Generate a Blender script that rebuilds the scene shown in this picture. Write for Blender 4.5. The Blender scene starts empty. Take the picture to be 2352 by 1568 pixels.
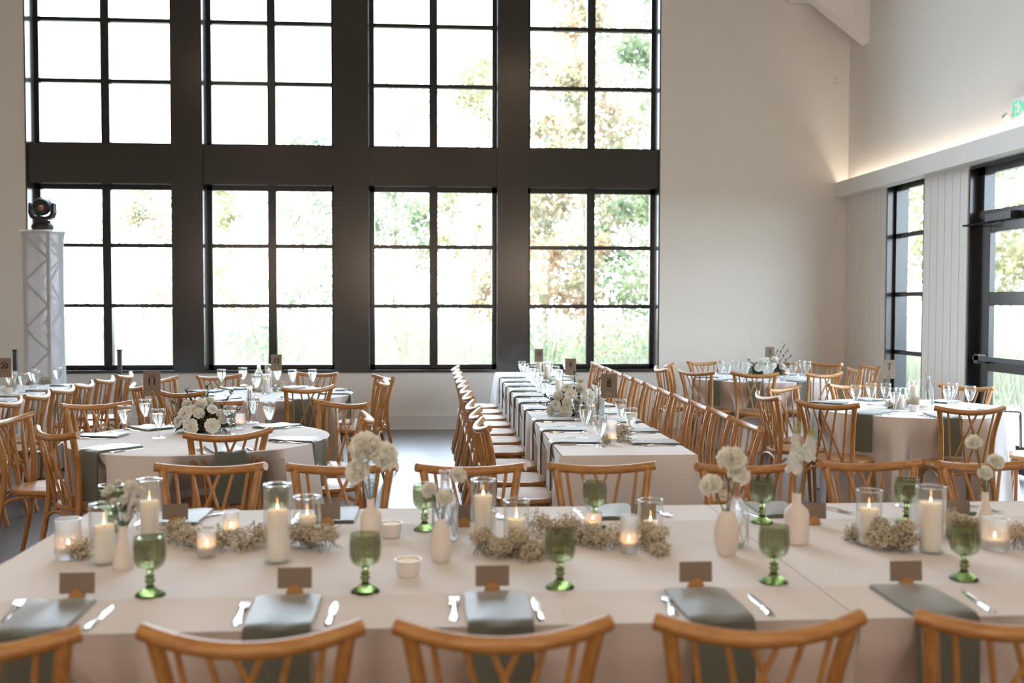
import bpy, math, random
import numpy as np
from mathutils import Vector, Matrix
random.seed(7)
rng = np.random.default_rng(7)
PI = math.pi
sc = bpy.context.scene
COL = sc.collection

# ------------------------------------------------------------------ camera
CAM_H = 1.57
F_PX, CX, CY = 2350.0, 1176.0, 784.0
PITCH = math.atan((CY - 697) / F_PX)
YAW = math.atan((CX - 1012) / math.hypot(F_PX, CY - 697))
ROLL = math.radians(0.11)
fwd = Vector((math.sin(YAW) * math.cos(PITCH), math.cos(YAW) * math.cos(PITCH), -math.sin(PITCH)))
rgt = Vector((math.cos(YAW), -math.sin(YAW), 0))
upv = rgt.cross(fwd)
rgt, upv = (math.cos(ROLL) * rgt + math.sin(ROLL) * upv, -math.sin(ROLL) * rgt + math.cos(ROLL) * upv)
cd = bpy.data.cameras.new('camera')
cam = bpy.data.objects.new('camera', cd)
COL.objects.link(cam)
cam.matrix_world = Matrix(((rgt.x, upv.x, -fwd.x, 0), (rgt.y, upv.y, -fwd.y, 0), (rgt.z, upv.z, -fwd.z, CAM_H), (0, 0, 0, 1)))
cd.sensor_width = 36
cd.lens = 36 * F_PX / 2352
cd.clip_end = 500
cd.dof.use_dof = True
cd.dof.focus_distance = 6.6
cd.dof.aperture_fstop = 2.2
sc.camera = cam

# ------------------------------------------------------------------ light and exposure
sc.view_settings.view_transform = 'Standard'
sc.view_settings.look = 'None'
sc.view_settings.exposure = 0.42
sc.view_settings.gamma = 1
sc.view_settings.use_curve_mapping = False
cy = sc.cycles
cy.max_bounces = 9
cy.diffuse_bounces = 5
cy.glossy_bounces = 4
cy.transmission_bounces = 8
cy.transparent_max_bounces = 20
cy.caustics_reflective = False
cy.caustics_refractive = False
cy.sample_clamp_indirect = 6
cy.blur_glossy = 0.5

w = bpy.data.worlds.new('World'); sc.world = w; w.use_nodes = True
nt = w.node_tree; nt.nodes.clear()
wo = nt.nodes.new('ShaderNodeOutputWorld'); bg = nt.nodes.new('ShaderNodeBackground')
tc = nt.nodes.new('ShaderNodeTexCoord'); sp = nt.nodes.new('ShaderNodeSeparateXYZ'); cr = nt.nodes.new('ShaderNodeValToRGB')
nt.links.new(tc.outputs['Generated'], sp.inputs[0]); nt.links.new(sp.outputs['Z'], cr.inputs[0])
cr.color_ramp.elements[0].position = 0.0; cr.color_ramp.elements[0].color = (0.82, 0.92, 1.0, 1)
cr.color_ramp.elements[1].position = 0.7; cr.color_ramp.elements[1].color = (0.60, 0.79, 1.0, 1)
nt.links.new(cr.outputs[0], bg.inputs[0]); bg.inputs[1].default_value = 12.0
nt.links.new(bg.outputs[0], wo.inputs[0])

def light(name, kind, energy, color, loc, rot=(0, 0, 0), size=1.0, size_y=None, parent=None):
    d = bpy.data.lights.new(name, kind); d.energy = energy; d.color = color
    if kind == 'AREA':
        d.size = size
        if size_y: d.shape = 'RECTANGLE'; d.size_y = size_y
    o = bpy.data.objects.new(name, d); o.location = loc; o.rotation_euler = rot; COL.objects.link(o)
    return o
s = light('sun', 'SUN', 7.0, (1, 0.93, 0.82), (0, 0, 20), (math.radians(52), 0, math.radians(-38))); s.data.angle = 0.01
for i, (x0, x1) in enumerate(((-4.985, -3.28), (-2.9, -1.315), (-.889, .708), (1.089, 2.745))):
    p = light('window_daylight_%s' % 'abcd'[i], 'AREA', 1, (1, 1, 1), ((x0 + x1) / 2, 13.35, 3.7), (math.radians(-90), 0, 0), x1 - x0, 5.8)
    p.data.cycles.is_portal = True
p = light('door_daylight', 'AREA', 1, (1, 1, 1), (5.5, 8.2, 1.5), (0, math.radians(90), 0), 3.0, 3.2); p.data.cycles.is_portal = True
p = light('side_window_daylight', 'AREA', 1, (1, 1, 1), (5.5, 11.2, 1.5), (0, math.radians(90), 0), 3.0, .9); p.data.cycles.is_portal = True
WARM = (1.0, 0.76, 0.50)
# warm ceiling lamps of the hall, above and behind the camera
for (x, y) in ((-4, 5.5), (1.5, 5.5), (-4, 0.5), (1.5, 0.5), (-1.2, -2.5)):
    light('ceiling_lamp', 'AREA', 22, WARM, (x, y, 6.0), (0, 0, 0), 1.2)
for x in (-5.5, -1.5, 2.5): light('rear_warm_fill', 'AREA', 60, (1.0, .74, .56), (x, -4.9, 2.6), (math.radians(90), 0, 0), 1.5)  # added warm fill behind the camera, no fixtures; lights cloth fronts more than tops

# ------------------------------------------------------------------ pixel helpers (plane intersections)
def ray(x, y): return fwd * F_PX + rgt * (x - CX) + upv * (CY - y)
def uz(x, y, z=0.76):
    d = ray(x, y); t = (z - CAM_H) / d.z
    return Vector((d.x * t, d.y * t, z))

# ------------------------------------------------------------------ materials
MATS = {}
def mat(name, col, rough=0.5, metal=0.0, **k):
    if name in MATS: return MATS[name]
    m = bpy.data.materials.new(name); m.use_nodes = True; n = m.node_tree
    b = n.nodes['Principled BSDF']
    b.inputs['Base Color'].default_value = (*col, 1)
    b.inputs['Roughness'].default_value = rough
    b.inputs['Metallic'].default_value = metal
    for kk, v in k.items():
        kn = {'sheen': 'Sheen Weight', 'coat': 'Coat Weight', 'sss': 'Subsurface Weight', 'spec': 'Specular IOR Level', 'trans': 'Transmission Weight', 'ior': 'IOR', 'coat_rough': 'Coat Roughness'}.get(kk)
        if kn: b.inputs[kn].default_value = v
    if 'sss' in k:
        b.inputs['Subsurface Radius'].default_value = (1, .5, .3); b.inputs['Subsurface Scale'].default_value = k.get('sscale', .02)
    if 'emit' in k:
        b.inputs['Emission Color'].default_value = (*k['emit'][:3], 1); b.inputs['Emission Strength'].default_value = k['emit'][3]
    var = k.get('var')   # (scale, amount, stretch)
    if var:
        t = n.nodes.new('ShaderNodeTexCoord'); mp = n.nodes.new('ShaderNodeMapping'); mp.inputs['Scale'].default_value = var[2]
        nz = n.nodes.new('ShaderNodeTexNoise'); nz.inputs['Scale'].default_value = var[0]; nz.inputs['Detail'].default_value = 5
        mx = n.nodes.new('ShaderNodeMixRGB'); mx.blend_type = 'MIX'
        mx.inputs[1].default_value = (*[c * (1 - var[1]) for c in col], 1); mx.inputs[2].default_value = (*[min(1, c * (1 + var[1])) for c in col], 1)
        n.links.new(t.outputs['Object'], mp.inputs[0]); n.links.new(mp.outputs[0], nz.inputs['Vector'])
        n.links.new(nz.outputs['Fac'], mx.inputs[0]); n.links.new(mx.outputs[0], b.inputs['Base Color'])
        if k.get('bump'):
            bp = n.nodes.new('ShaderNodeBump'); bp.inputs['Strength'].default_value = k['bump']; bp.inputs['Distance'].default_value = .01
            n.links.new(nz.outputs['Fac'], bp.inputs['Height']); n.links.new(bp.outputs[0], b.inputs['Normal'])
    MATS[name] = m
    return m

def thin_glass(name, tint=(.97, .98, .98), blend=.25, rough=.02, frost=0.0, gmul=1.0):
    m = bpy.data.materials.new(name); m.use_nodes = True; n = m.node_tree; n.nodes.clear()
    o = n.nodes.new('ShaderNodeOutputMaterial'); tr = n.nodes.new('ShaderNodeBsdfTransparent'); tr.inputs[0].default_value = (*tint, 1)
    gl = n.nodes.new('ShaderNodeBsdfGlossy'); gl.inputs['Roughness'].default_value = rough; gl.inputs[0].default_value = (gmul, gmul, gmul, 1)
    lw = n.nodes.new('ShaderNodeLayerWeight'); lw.inputs[0].default_value = .5
    pw = n.nodes.new('ShaderNodeMath'); pw.operation = 'POWER'; pw.inputs[1].default_value = 3.0; n.links.new(lw.outputs['Facing'], pw.inputs[0])
    ml = n.nodes.new('ShaderNodeMath'); ml.operation = 'MULTIPLY_ADD'; ml.inputs[1].default_value = blend; ml.inputs[2].default_value = .05; n.links.new(pw.outputs[0], ml.inputs[0])
    mx = n.nodes.new('ShaderNodeMixShader')
    n.links.new(ml.outputs[0], mx.inputs[0])
    src = tr.outputs[0]
    if frost:
        tl = n.nodes.new('ShaderNodeBsdfTranslucent'); tl.inputs[0].default_value = (.95, .93, .9, 1)
        m2 = n.nodes.new('ShaderNodeMixShader'); m2.inputs[0].default_value = frost
        n.links.new(tr.outputs[0], m2.inputs[1]); n.links.new(tl.outputs[0], m2.inputs[2]); src = m2.outputs[0]
    n.links.new(src, mx.inputs[1]); n.links.new(gl.outputs[0], mx.inputs[2]); n.links.new(mx.outputs[0], o.inputs[0])
    return m

wall_m = mat('wall_paint', (.80, .775, .735), .75, var=(1.5, .015, (1, 1, 1)))
ceil_m = mat('ceiling_paint', (.82, .79, .75), .8)
trim_m = mat('white_trim', (.80, .78, .76), .5)
dark_m = mat('dark_trim', (.040, .036, .034), .2, var=(3, .06, (1, 1, 1)))
frame_m = mat('window_frame_metal', (.018, .022, .026), .22)
metal_m = mat('steel', (.80, .80, .82), .16, 1.0)
black_m = mat('black_plastic', (.015, .015, .018), .35)
cloth_m = mat('cloth_linen', (.78, .745, .745), .85, sheen=.25, var=(400, .02, (1, 1, 1)), bump=.04)
nap_m = mat('napkin_satin', (.088, .104, .084), .38, sheen=.6, var=(60, .05, (1, 1, 1)))
card_m = mat('card_stock', (.235, .185, .145), .8)
ink_m = mat('ink', (.025, .02, .018), .8)
gold_m = mat('brass_wire', (.75, .52, .25), .3, 1.0)
ceramic_m = mat('matte_ceramic', (.78, .73, .68), .6)
ramekin_m = mat('white_glaze', (.82, .80, .77), .25)
butter_m = mat('butter', (.82, .62, .30), .5, var=(80, .15, (1, 1, 1)), bump=.3)
wax_m = mat('candle_wax', (.93, .885, .84), .5, sss=.7, sscale=.04)
wick_m = mat('wick', (.03, .02, .02), .9)
flame_m = mat('flame', (1, .6, .25), .5, emit=(1.0, .50, .17, 26.0))
holder_m = mat('wood_holder', (.44, .235, .085), .5)
clear_m = thin_glass('clear_glass', (.972, .982, .982), .80, .06)
pane_m = thin_glass('pane_glass', (.98, .985, .98), .4, .01)
green_m = thin_glass('green_glass', (.70, .725, .61), .6, .08)
foot_m = bpy.data.materials.new('solid_green_glass'); foot_m.use_nodes = True
_n = foot_m.node_tree; _n.nodes.clear(); _o = _n.nodes.new('ShaderNodeOutputMaterial'); _g = _n.nodes.new('ShaderNodeBsdfGlass'); _g.inputs[0].default_value = (.60, .67, .46, 1); _g.inputs['Roughness'].default_value = .05; _g.inputs['IOR'].default_value = 1.45
_n.links.new(_g.outputs[0], _o.inputs[0])
frost_m = thin_glass('ribbed_frosted_glass', (.95, .95, .95), .6, .15, .34)
water_m = bpy.data.materials.new('water'); water_m.use_nodes = True
_n = water_m.node_tree; _n.nodes.clear(); _o = _n.nodes.new('ShaderNodeOutputMaterial'); _g = _n.nodes.new('ShaderNodeBsdfGlass')
_g.inputs['IOR'].default_value = 1.33; _g.inputs['Roughness'].default_value = .02; _t = _n.nodes.new('ShaderNodeBsdfTransparent'); _x = _n.nodes.new('ShaderNodeMixShader'); _x.inputs[0].default_value = .45
_n.links.new(_t.outputs[0], _x.inputs[1]); _n.links.new(_g.outputs[0], _x.inputs[2]); _n.links.new(_x.outputs[0], _o.inputs[0])
rim_m = bpy.data.materials.new('glass_rim'); rim_m.use_nodes = True
_n = rim_m.node_tree; _n.nodes.clear(); _o = _n.nodes.new('ShaderNodeOutputMaterial'); _g = _n.nodes.new('ShaderNodeBsdfGlass'); _g.inputs['IOR'].default_value = 1.45; _g.inputs['Roughness'].default_value = .05; _n.links.new(_g.outputs[0], _o.inputs[0])
crystal_m = bpy.data.materials.new('cut_crystal'); crystal_m.use_nodes = True
_n = crystal_m.node_tree; _n.nodes.clear(); _o = _n.nodes.new('ShaderNodeOutputMaterial'); _g = _n.nodes.new('ShaderNodeBsdfGlass'); _t = _n.nodes.new('ShaderNodeBsdfTransparent'); _x = _n.nodes.new('ShaderNodeMixShader')
_g.inputs['IOR'].default_value = 1.12; _g.inputs['Roughness'].default_value = .04; _x.inputs[0].default_value = .55
_n.links.new(_t.outputs[0], _x.inputs[1]); _n.links.new(_g.outputs[0], _x.inputs[2]); _n.links.new(_x.outputs[0], _o.inputs[0])
petal_m = mat('ivory_petal', (.94, .93, .86), .6, sss=.5, sscale=.02)
petal2_m = mat('cream_heart', (.86, .74, .52), .6, sss=.25, sscale=.01)
leaf_m = mat('dark_leaf', (.035, .07, .03), .45, var=(20, .3, (1, 1, 1)))
stem_m = mat('green_stem', (.10, .15, .06), .5)
breath_m = mat('babys_breath', (.60, .54, .42), .75, var=(45, .4, (1, 1, 1)))
breathstem_m = mat('babys_breath_stem', (.075, .08, .035), .7)

def wood(name='honey_oak', st=(1, 1, .12)):
    m = bpy.data.materials.new(name); m.use_nodes = True; n = m.node_tree; b = n.nodes['Principled BSDF']
    t = n.nodes.new('ShaderNodeTexCoord'); mp = n.nodes.new('ShaderNodeMapping'); mp.inputs['Scale'].default_value = st
    nz = n.nodes.new('ShaderNodeTexNoise'); nz.inputs['Scale'].default_value = 70; nz.inputs['Detail'].default_value = 6; nz.inputs['Distortion'].default_value = .6
    r = n.nodes.new('ShaderNodeValToRGB'); r.color_ramp.elements[0].position = .32; r.color_ramp.elements[1].position = .68
    r.color_ramp.elements[0].color = (.36, .155, .042, 1); r.color_ramp.elements[1].color = (.54, .28, .09, 1)
    n.links.new(t.outputs['Object'], mp.inputs[0]); n.links.new(mp.outputs[0], nz.inputs['Vector']); n.links.new(nz.outputs['Fac'], r.inputs[0])
    n.links.new(r.outputs[0], b.inputs['Base Color']); b.inputs['Roughness'].default_value = .38
    b.inputs['Coat Weight'].default_value = .35; b.inputs['Coat Roughness'].default_value = .22
    return m
wood_m = wood(); woodx_m = wood('honey_oak_rail', (.10, 1, 1)); woods_m = wood('honey_oak_seat', (1, .08, 1))

def floor_mat():
    m = bpy.data.materials.new('dark_floor'); m.use_nodes = True; n = m.node_tree; b = n.nodes['Principled BSDF']
    t = n.nodes.new('ShaderNodeTexCoord'); br = n.nodes.new('ShaderNodeTexBrick'); br.offset = .4
    br.inputs['Scale'].default_value = 1; br.inputs['Brick Width'].default_value = 1.3; br.inputs['Row Height'].default_value = .19
    br.inputs['Mortar Size'].default_value = .003; br.inputs['Color1'].default_value = (.060, .050, .046, 1); br.inputs['Color2'].default_value = (.078, .066, .062, 1); br.inputs['Mortar'].default_value = (.04, .035, .03, 1)
    nz = n.nodes.new('ShaderNodeTexNoise'); nz.inputs['Scale'].default_value = 6; nz.inputs['Detail'].default_value = 6
    mr = n.nodes.new('ShaderNodeMapRange'); mr.inputs[3].default_value = .30; mr.inputs[4].default_value = .42; b.inputs['Coat Weight'].default_value = .8; b.inputs['Coat Roughness'].default_value = .30; b.inputs['Specular IOR Level'].default_value = .7
    n.links.new(t.outputs['Object'], br.inputs[0]); n.links.new(t.outputs['Object'], nz.inputs[0]); n.links.new(nz.outputs['Fac'], mr.inputs[0])
    n.links.new(br.outputs[0], b.inputs['Base Color']); n.links.new(mr.outputs[0], b.inputs['Roughness'])
    return m

# ------------------------------------------------------------------ mesh builder
class MB:
    def __init__(s): s.v = []; s.f = []; s.n = 0
    def add(s, vs, fs):
        s.v.append(np.asarray(vs, float).reshape(-1, 3)); k = s.n
        s.f.extend([tuple(i + k for i in f) for f in fs]); s.n += len(s.v[-1]); return s
    def box(s, a, b):
        (x0, y0, z0), (x1, y1, z1) = a, b
        return s.add([(x0, y0, z0), (x1, y0, z0), (x1, y1, z0), (x0, y1, z0), (x0, y0, z1), (x1, y0, z1), (x1, y1, z1), (x0, y1, z1)],
                     [(0, 3, 2, 1), (4, 5, 6, 7), (0, 1, 5, 4), (1, 2, 6, 5), (2, 3, 7, 6), (3, 0, 4, 7)])
    def lathe(s, prof, n=24, ribs=0, rib=0.0, rib_range=None, c=(0, 0, 0)):
        vs = []; m = len(prof)
        for j in range(n):
            a = 2 * PI * j / n
            for (r, z) in prof:
                rr = r
                if ribs and (rib_range is None or rib_range[0] <= z <= rib_range[1]): rr = r * (1 + rib * math.cos(ribs * a))
                vs.append((c[0] + rr * math.cos(a), c[1] + rr * math.sin(a), c[2] + z))
        fs = []
        for j in range(n):
            k = (j + 1) % n
            for i in range(m - 1):
                if prof[i][0] == 0 and prof[i + 1][0] == 0: continue
                fs.append((j * m + i, k * m + i, k * m + i + 1, j * m + i + 1))
        return s.add(vs, fs)
    def tube(s, pts, r, n=8, caps=True):
        pts = [Vector(p) for p in pts]
        if not hasattr(r, '__len__'): r = [r] * len(pts)
        T = [(pts[min(i + 1, len(pts) - 1)] - pts[max(i - 1, 0)]).normalized() for i in range(len(pts))]
        a = T[0].orthogonal().normalized(); vs = []
        for i, p in enumerate(pts):
            a = (a - T[i] * a.dot(T[i])).normalized(); b = T[i].cross(a)
            for j in range(n):
                t = 2 * PI * j / n; vs.append(p + (a * math.cos(t) + b * math.sin(t)) * r[i])
        fs = [(i * n + j, i * n + (j + 1) % n, (i + 1) * n + (j + 1) % n, (i + 1) * n + j) for i in range(len(pts) - 1) for j in range(n)]
        if caps:
            fs.append(tuple(range(n - 1, -1, -1))); fs.append(tuple(range((len(pts) - 1) * n, len(pts) * n)))
        return s.add(vs, fs)
    def grid(s, nu, nv, fn):
        return s.add([fn(u / (nu - 1), v / (nv - 1)) for u in range(nu) for v in range(nv)],
                     [(u * nv + v, u * nv + v + 1, (u + 1) * nv + v + 1, (u + 1) * nv + v) for u in range(nu - 1) for v in range(nv - 1)])
    def inst(s, tv, tf, mats):
        """many copies of a small template; mats = list of (3x3, loc)"""
        tv = np.asarray(tv, float)
        for R, l in mats: s.add(tv @ np.asarray(R).T + np.asarray(l), tf)
        return s
    def build(s, name, m, parent=None, smooth=True, loc=None):
        me = bpy.data.meshes.new(name)
        V = np.concatenate(s.v) if s.v else np.zeros((0, 3))
        me.from_pydata(V.tolist(), [], s.f); me.materials.append(m)
        if smooth: 
            me.polygons.foreach_set('use_smooth', [True] * len(me.polygons))
            try: me.set_sharp_from_angle(angle=math.radians(40))
            except Exception: pass
        me.update()
        o = bpy.data.objects.new(name, me); COL.objects.link(o)
        if parent: o.parent = parent
        if loc is not None: o.location = loc
        return o

def tag(o, label, cat, group=None, kind=None):
    if label: o['label'] = label
    if cat: o['category'] = cat
    if group: o['group'] = group
    if kind: o['kind'] = kind
    return o
def empty(name, loc=(0, 0, 0), rz=0.0):
    o = bpy.data.objects.new(name, None); o.location = loc; o.rotation_euler = (0, 0, rz); o.empty_display_size = .1; COL.objects.link(o); return o
KIDS = {}
def clone(src, loc, rz=0.0, scale=None):
    """a copy of a thing, with copies of its parts and sub-parts"""
    r = src.copy(); COL.objects.link(r); r.location = loc; r.rotation_euler = (0, 0, rz)
    if scale: r.scale = scale if hasattr(scale, '__len__') else (scale,) * 3
    for ch in src.children:
        c = ch.copy(); COL.objects.link(c); c.parent = r
        for g in ch.children:
            d = g.copy(); COL.objects.link(d); d.parent = c
    return r
FIRST = {}
def put(key, maker, loc, rz=0.0, label=None, cat=None, group=None, scale=None):
    if key not in FIRST:
        o = maker(); FIRST[key] = o; o.location = loc; o.rotation_euler = (0, 0, rz)
        if scale: o.scale = scale if hasattr(scale, '__len__') else (scale,) * 3
        KIDS[key] = list(o.children)
    else: o = clone(FIRST[key], loc, rz, scale)
    return tag(o, label, cat, group)
def struct(o): o['kind'] = 'structure'; return o

# ------------------------------------------------------------------ room
YB = 12.8; XR = 5.19; XL = -9.0; YR = -5.0; ZC = 7.2
WX0, WX1, WZ0, WZ1 = -4.985, 2.745, .745, 6.65
ROOF = 8.4
m = MB(); m.box((XL, YR, -.1), (XR + .5, YB + .6, 0)); struct(m.build('floor', floor_mat(), smooth=False))
m = MB()
m.box((XL, YB, 0), (WX0, YB + .45, ROOF)).box((WX1, YB, 0), (XR, YB + .45, ROOF)).box((WX0, YB, 0), (WX1, YB + .45, WZ0)).box((WX0, YB, WZ1), (WX1, YB + .45, ROOF))
struct(m.build('wall_back', wall_m, smooth=False))
# right wall: openings for a narrow window and the glazed door
NW = (10.72, 11.62, .12, 2.94); DR = (6.6, 9.76, 0.0, 2.90)
m = MB()
m.box((XR, YR, 2.94), (XR + .25, YB + .45, ROOF)).box((XR, NW[1], 0), (XR + .25, YB + .45, 2.94)).box((XR, DR[1], 0), (XR + .25, NW[0], 2.94))
m.box((XR, YR, 0), (XR + .25, DR[0], 2.94)).box((XR, NW[0], 0), (XR + .25, NW[1], NW[2])).box((XR, DR[0], 2.90), (XR + .25, DR[1], 2.94))
struct(m.build('wall_right', wall_m, smooth=False))
# vertical boards on the lower right wall
m = MB(); y = NW[1] + .01
def boards(y0, y1):
    n = max(1, round((y1 - y0) / .146)); w_ = (y1 - y0) / n
    for i in range(n):
        a = y0 + i * w_ + .0025; b = y0 + (i + 1) * w_ - .0025
        m.add([(XR + .001, a, .16), (XR - .012, a + .004, .16), (XR - .012, b - .004, .16), (XR + .001, b, .16),
               (XR + .001, a, 2.93), (XR - .012, a + .004, 2.93), (XR - .012, b - .004, 2.93), (XR + .001, b, 2.93)],
              [(0, 1, 5, 4), (1, 2, 6, 5), (2, 3, 7, 6)])
boards(NW[1] + .02, YB); boards(DR[1] + .02, NW[0] - .02); boards(YR, DR[0] - .02)
struct(m.build('trim_1', trim_m, smooth=False))
m = MB().box((XL - .3, YR, 0), (XL, YB + .45, ROOF)); struct(m.build('wall_left', wall_m, smooth=False))
m = MB().box((XL, YR - .3, 0), (XR + .25, YR, ROOF)); struct(m.build('wall_rear', wall_m, smooth=False))
# sloped ceiling, low at the right wall
m = MB().add([(XR + .25, YR - .3, 5.75), (XR + .25, YB + .45, 5.75), (1.2, YB + .45, 8.3), (1.2, YR - .3, 8.3), (XL - .3, YB + .45, 8.3), (XL - .3, YR - .3, 8.3),
              (XR + .25, YR - .3, 6.0), (XR + .25, YB + .45, 6.0), (1.2, YB + .45, 8.55), (1.2, YR - .3, 8.55), (XL - .3, YB + .45, 8.55), (XL - .3, YR - .3, 8.55)],
             [(0, 1, 2, 3), (3, 2, 4, 5), (7, 6, 9, 8), (8, 9, 11, 10)])
struct(m.build('ceiling', ceil_m, smooth=False))
m = MB().box((WX0 + .0, YB - .018, 0), (XR, YB, .145)).box((WX0, YB - .03, 0), (XR, YB - .0, .005)); m.box((WX0, YB - .022, .145), (XR, YB, .175))
m.box((XL, YB - .018, 0), (WX0, YB, .145)).box((XL, YB - .022, .145), (WX0, YB, .175))
struct(m.build('baseboard_back', trim_m, smooth=False))
m = MB().box((XR - .02, NW[1], 0), (XR, YB, .16)).box((XR - .02, DR[1], 0), (XR, NW[0], .16)); struct(m.build('baseboard_right', trim_m, smooth=False))
# light shelf over the door
m = MB(); _p = [(XR - .17, 2.925), (XR - .001, 2.925), (XR - .001, 2.945), (XR - .145, 2.945), (XR - .145, 3.115), (XR - .17, 3.115)]
m.add([(x, YR, z) for x, z in _p] + [(x, YB - .001, z) for x, z in _p], [tuple(range(5, -1, -1)), tuple(range(6, 12))] + [(i, (i + 1) % 6, (i + 1) % 6 + 6, i + 6) for i in range(6)])
struct(m.build('trim_2', trim_m, smooth=False))
sl = light('shelf_strip_light', 'AREA', 26, (1, .84, .68), (XR - .075, 7.0, 2.975), (math.radians(180), 0, 0), .06, 11.4)
# roof truss beam end at the right wall
bp = [(XR - .001, 4.745), (XR - .001, 5.60), (3.9, 6.55), (3.2, 6.24)]
def prism(poly, y0, y1):
    m = MB(); k = len(poly)
    m.add([(x, y0, z) for x, z in poly] + [(x, y1, z) for x, z in poly], [tuple(range(k)), tuple(range(2 * k - 1, k - 1, -1))] + [(i, i + k, (i + 1) % k + k, (i + 1) % k) for i in range(k)])
    return m
tag(prism(bp, 12.20, 12.40).build('ceiling_beam', trim_m, smooth=False), 'sloping white roof beam ending against the right wall near the ceiling', 'beam')
tag(prism([(4.36, 5.36), (4.70, 5.36), (4.7, 5.9), (4.36, 5.9), (4.28, 5.45)], 12.42, 12.79).build('ceiling_strut', trim_m, smooth=False), 'short white strut behind the sloping roof beam at the top edge', 'strut')
tag(MB().box((4.30, 12.02, 5.255), (5.185, 12.19, 5.6)).build('ceiling_purlin', trim_m, smooth=False), 'horizontal white purlin crossing in front of the sloping roof beam', 'purlin')

# ---- tall window wall
BAYS = [(-4.985, -3.28), (-2.90, -1.315), (-.889, .708), (1.089, 2.745)]
m = MB()
for a, b in ((-3.28, -2.90), (-1.315, -.889), (.708, 1.089)): m.box((a, YB - .004, WZ0), (b, YB + .36, WZ1))
struct(m.build('trim_3', dark_m, smooth=False))
m = MB()
for a, b in BAYS: m.box((a, YB + .03, 3.025), (b, YB + .36, 3.505))
struct(m.build('trim_4', dark_m, smooth=False))
m = MB().box((WX0 - .0, YB - .025, WZ0 - .035), (WX1 + .0, YB + .36, WZ0)); m.box((WX0 - .012, YB - .006, WZ0), (WX0 + .004, YB + .4, WZ1)).box((WX1 - .004, YB - .006, WZ0), (WX1 + .014, YB + .4, WZ1))
struct(m.build('trim_5', dark_m, smooth=False))
wn = 1
for (a, b) in BAYS:
    for (z0, z1, zs) in ((WZ0, 3.025, (1.535, 2.285)), (3.505, WZ1, (4.31, 5.06, 5.81))):
        f = MB(); y0, y1 = YB + .27, YB + .345
        f.box((a, y0, z0), (a + .055, y1, z1)).box((b - .055, y0, z0), (b, y1, z1))
        f.box((a, y0, z0), (b, y1, z0 + .05)).box((a, y0, z1 - .05), (b, y1, z1))
        c = (a + b) / 2; f.box((c - .052, y0 - .02, z0), (c + .052, y1, z1))
        for z in zs: f.box((a, y0 + .005, z - .024), (b, y1, z + .024))
        fo = struct(f.build('window_%d' % wn, frame_m, smooth=False))
        g = MB()
        zz = [z0 + .05] + [v for z in zs for v in (z - .02, z + .02)] + [z1 - .05]
        for i in range(0, len(zz), 2):
            for (xa, xb) in ((a + .05, c - .05), (c + .05, b - .05)):
                g.add([(xa, YB + .32, zz[i]), (xb, YB + .32, zz[i]), (xb, YB + .32, zz[i + 1]), (xa, YB + .32, zz[i + 1])], [(0, 1, 2, 3)])
        g.build('glass_pane', pane_m, fo, smooth=False)
        wn += 1
# ---- narrow side window
y0, y1, z0, z1 = NW
f = MB(); xa, xb = XR + .08, XR + .145
f.box((xa, y0, z0), (xb, y0 + .06, z1)).box((xa, y1 - .06, z0), (xb, y1, z1)).box((xa, y0, z0), (xb, y1, z0 + .06)).box((xa, y0, z1 - .06), (xb, y1, z1))
for z in (.40, 1.02, 1.685, 2.36): f.box((xa, y0, z - .025), (xb, y1, z + .025))
f.box((XR - .004, y1 - .008, z0), (XR + .25, y1 + .016, z1)).box((XR - .004, y0 - .016, z0), (XR + .25, y0 + .008, z1)).box((XR - .004, y0, z1 - .008), (XR + .25, y1, z1 + .006)).box((XR - .004, y0, z0 - .02), (XR + .25, y1, z0 + .01))
fo = struct(f.build('window_9', frame_m, smooth=False))
MB().add([(xa + .04, y0, z0), (xa + .04, y1, z0), (xa + .04, y1, z1), (xa + .04, y0, z1)], [(0, 1, 2, 3)]).build('glass_pane', pane_m, fo, smooth=False)
# ---- glazed door with side frame
y0, y1, z0, z1 = DR
f = MB()
f.box((XR - .004, y1 - .01, z0), (XR + .25, y1 + .016, z1)).box((XR - .004, y0 - .016, z0), (XR + .25, y0 + .01, z1)).box((XR - .004, y0, z1 - .01), (XR + .25, y1, z1 + .02))
f.box((xa, y1 - .12, z0), (xb + .02, y1, z1)).box((xa, y0, z0), (xb, y0 + .1, z1)).box((xa, y0, z1 - .07), (xb, y1, z1)).box((xa - .02, y0, 2.40), (xb, y1, 2.475)).box((xa, 7.9, z0), (xb, 8.02, z1))
fo = struct(f.build('trim_6', frame_m, smooth=False))
MB().add([(xa + .04, y0, 2.47), (xa + .04, y1, 2.47), (xa + .04, y1, z1), (xa + .04, y0, z1)], [(0, 1, 2, 3)]).build('glass_pane', pane_m, fo, smooth=False)
d = MB(); ya, yb = 8.05, 9.64
d.box((xa - .01, yb - .14, .02), (xb - .02, yb, 2.40)).box((xa - .01, ya, .02), (xb - .02, ya + .12, 2.40))
for (u, v) in ((.02, .28), (.93, 1.035), (1.56, 1.69), (2.26, 2.40)): d.box((xa - .008, ya, u), (xb - .022, yb, v))
do = struct(d.build('door_1', frame_m, smooth=False))
MB().add([(xa + .02, ya, .1), (xa + .02, yb, .1), (xa + .02, yb, 2.35), (xa + .02, ya, 2.35)], [(0, 1, 2, 3)]).build('glass_pane', pane_m, do, smooth=False)
MB().box((xa - .10, ya + .05, 1.03), (xa - .05, yb - .02, 1.075)).box((xa - .1, yb - .12, 1.0), (xa - .01, yb - .04, 1.09)).build('push_bar', black_m, do, smooth=False)
c = MB().box((xa - .09, 9.02, 2.36), (xa - .01, 9.46, 2.43)); 
c.tube([(xa - .05, 9.35, 2.35), (xa - .22, 9.62, 2.33), (xa - .02, 9.72, 2.34)], .009, 6)
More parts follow.
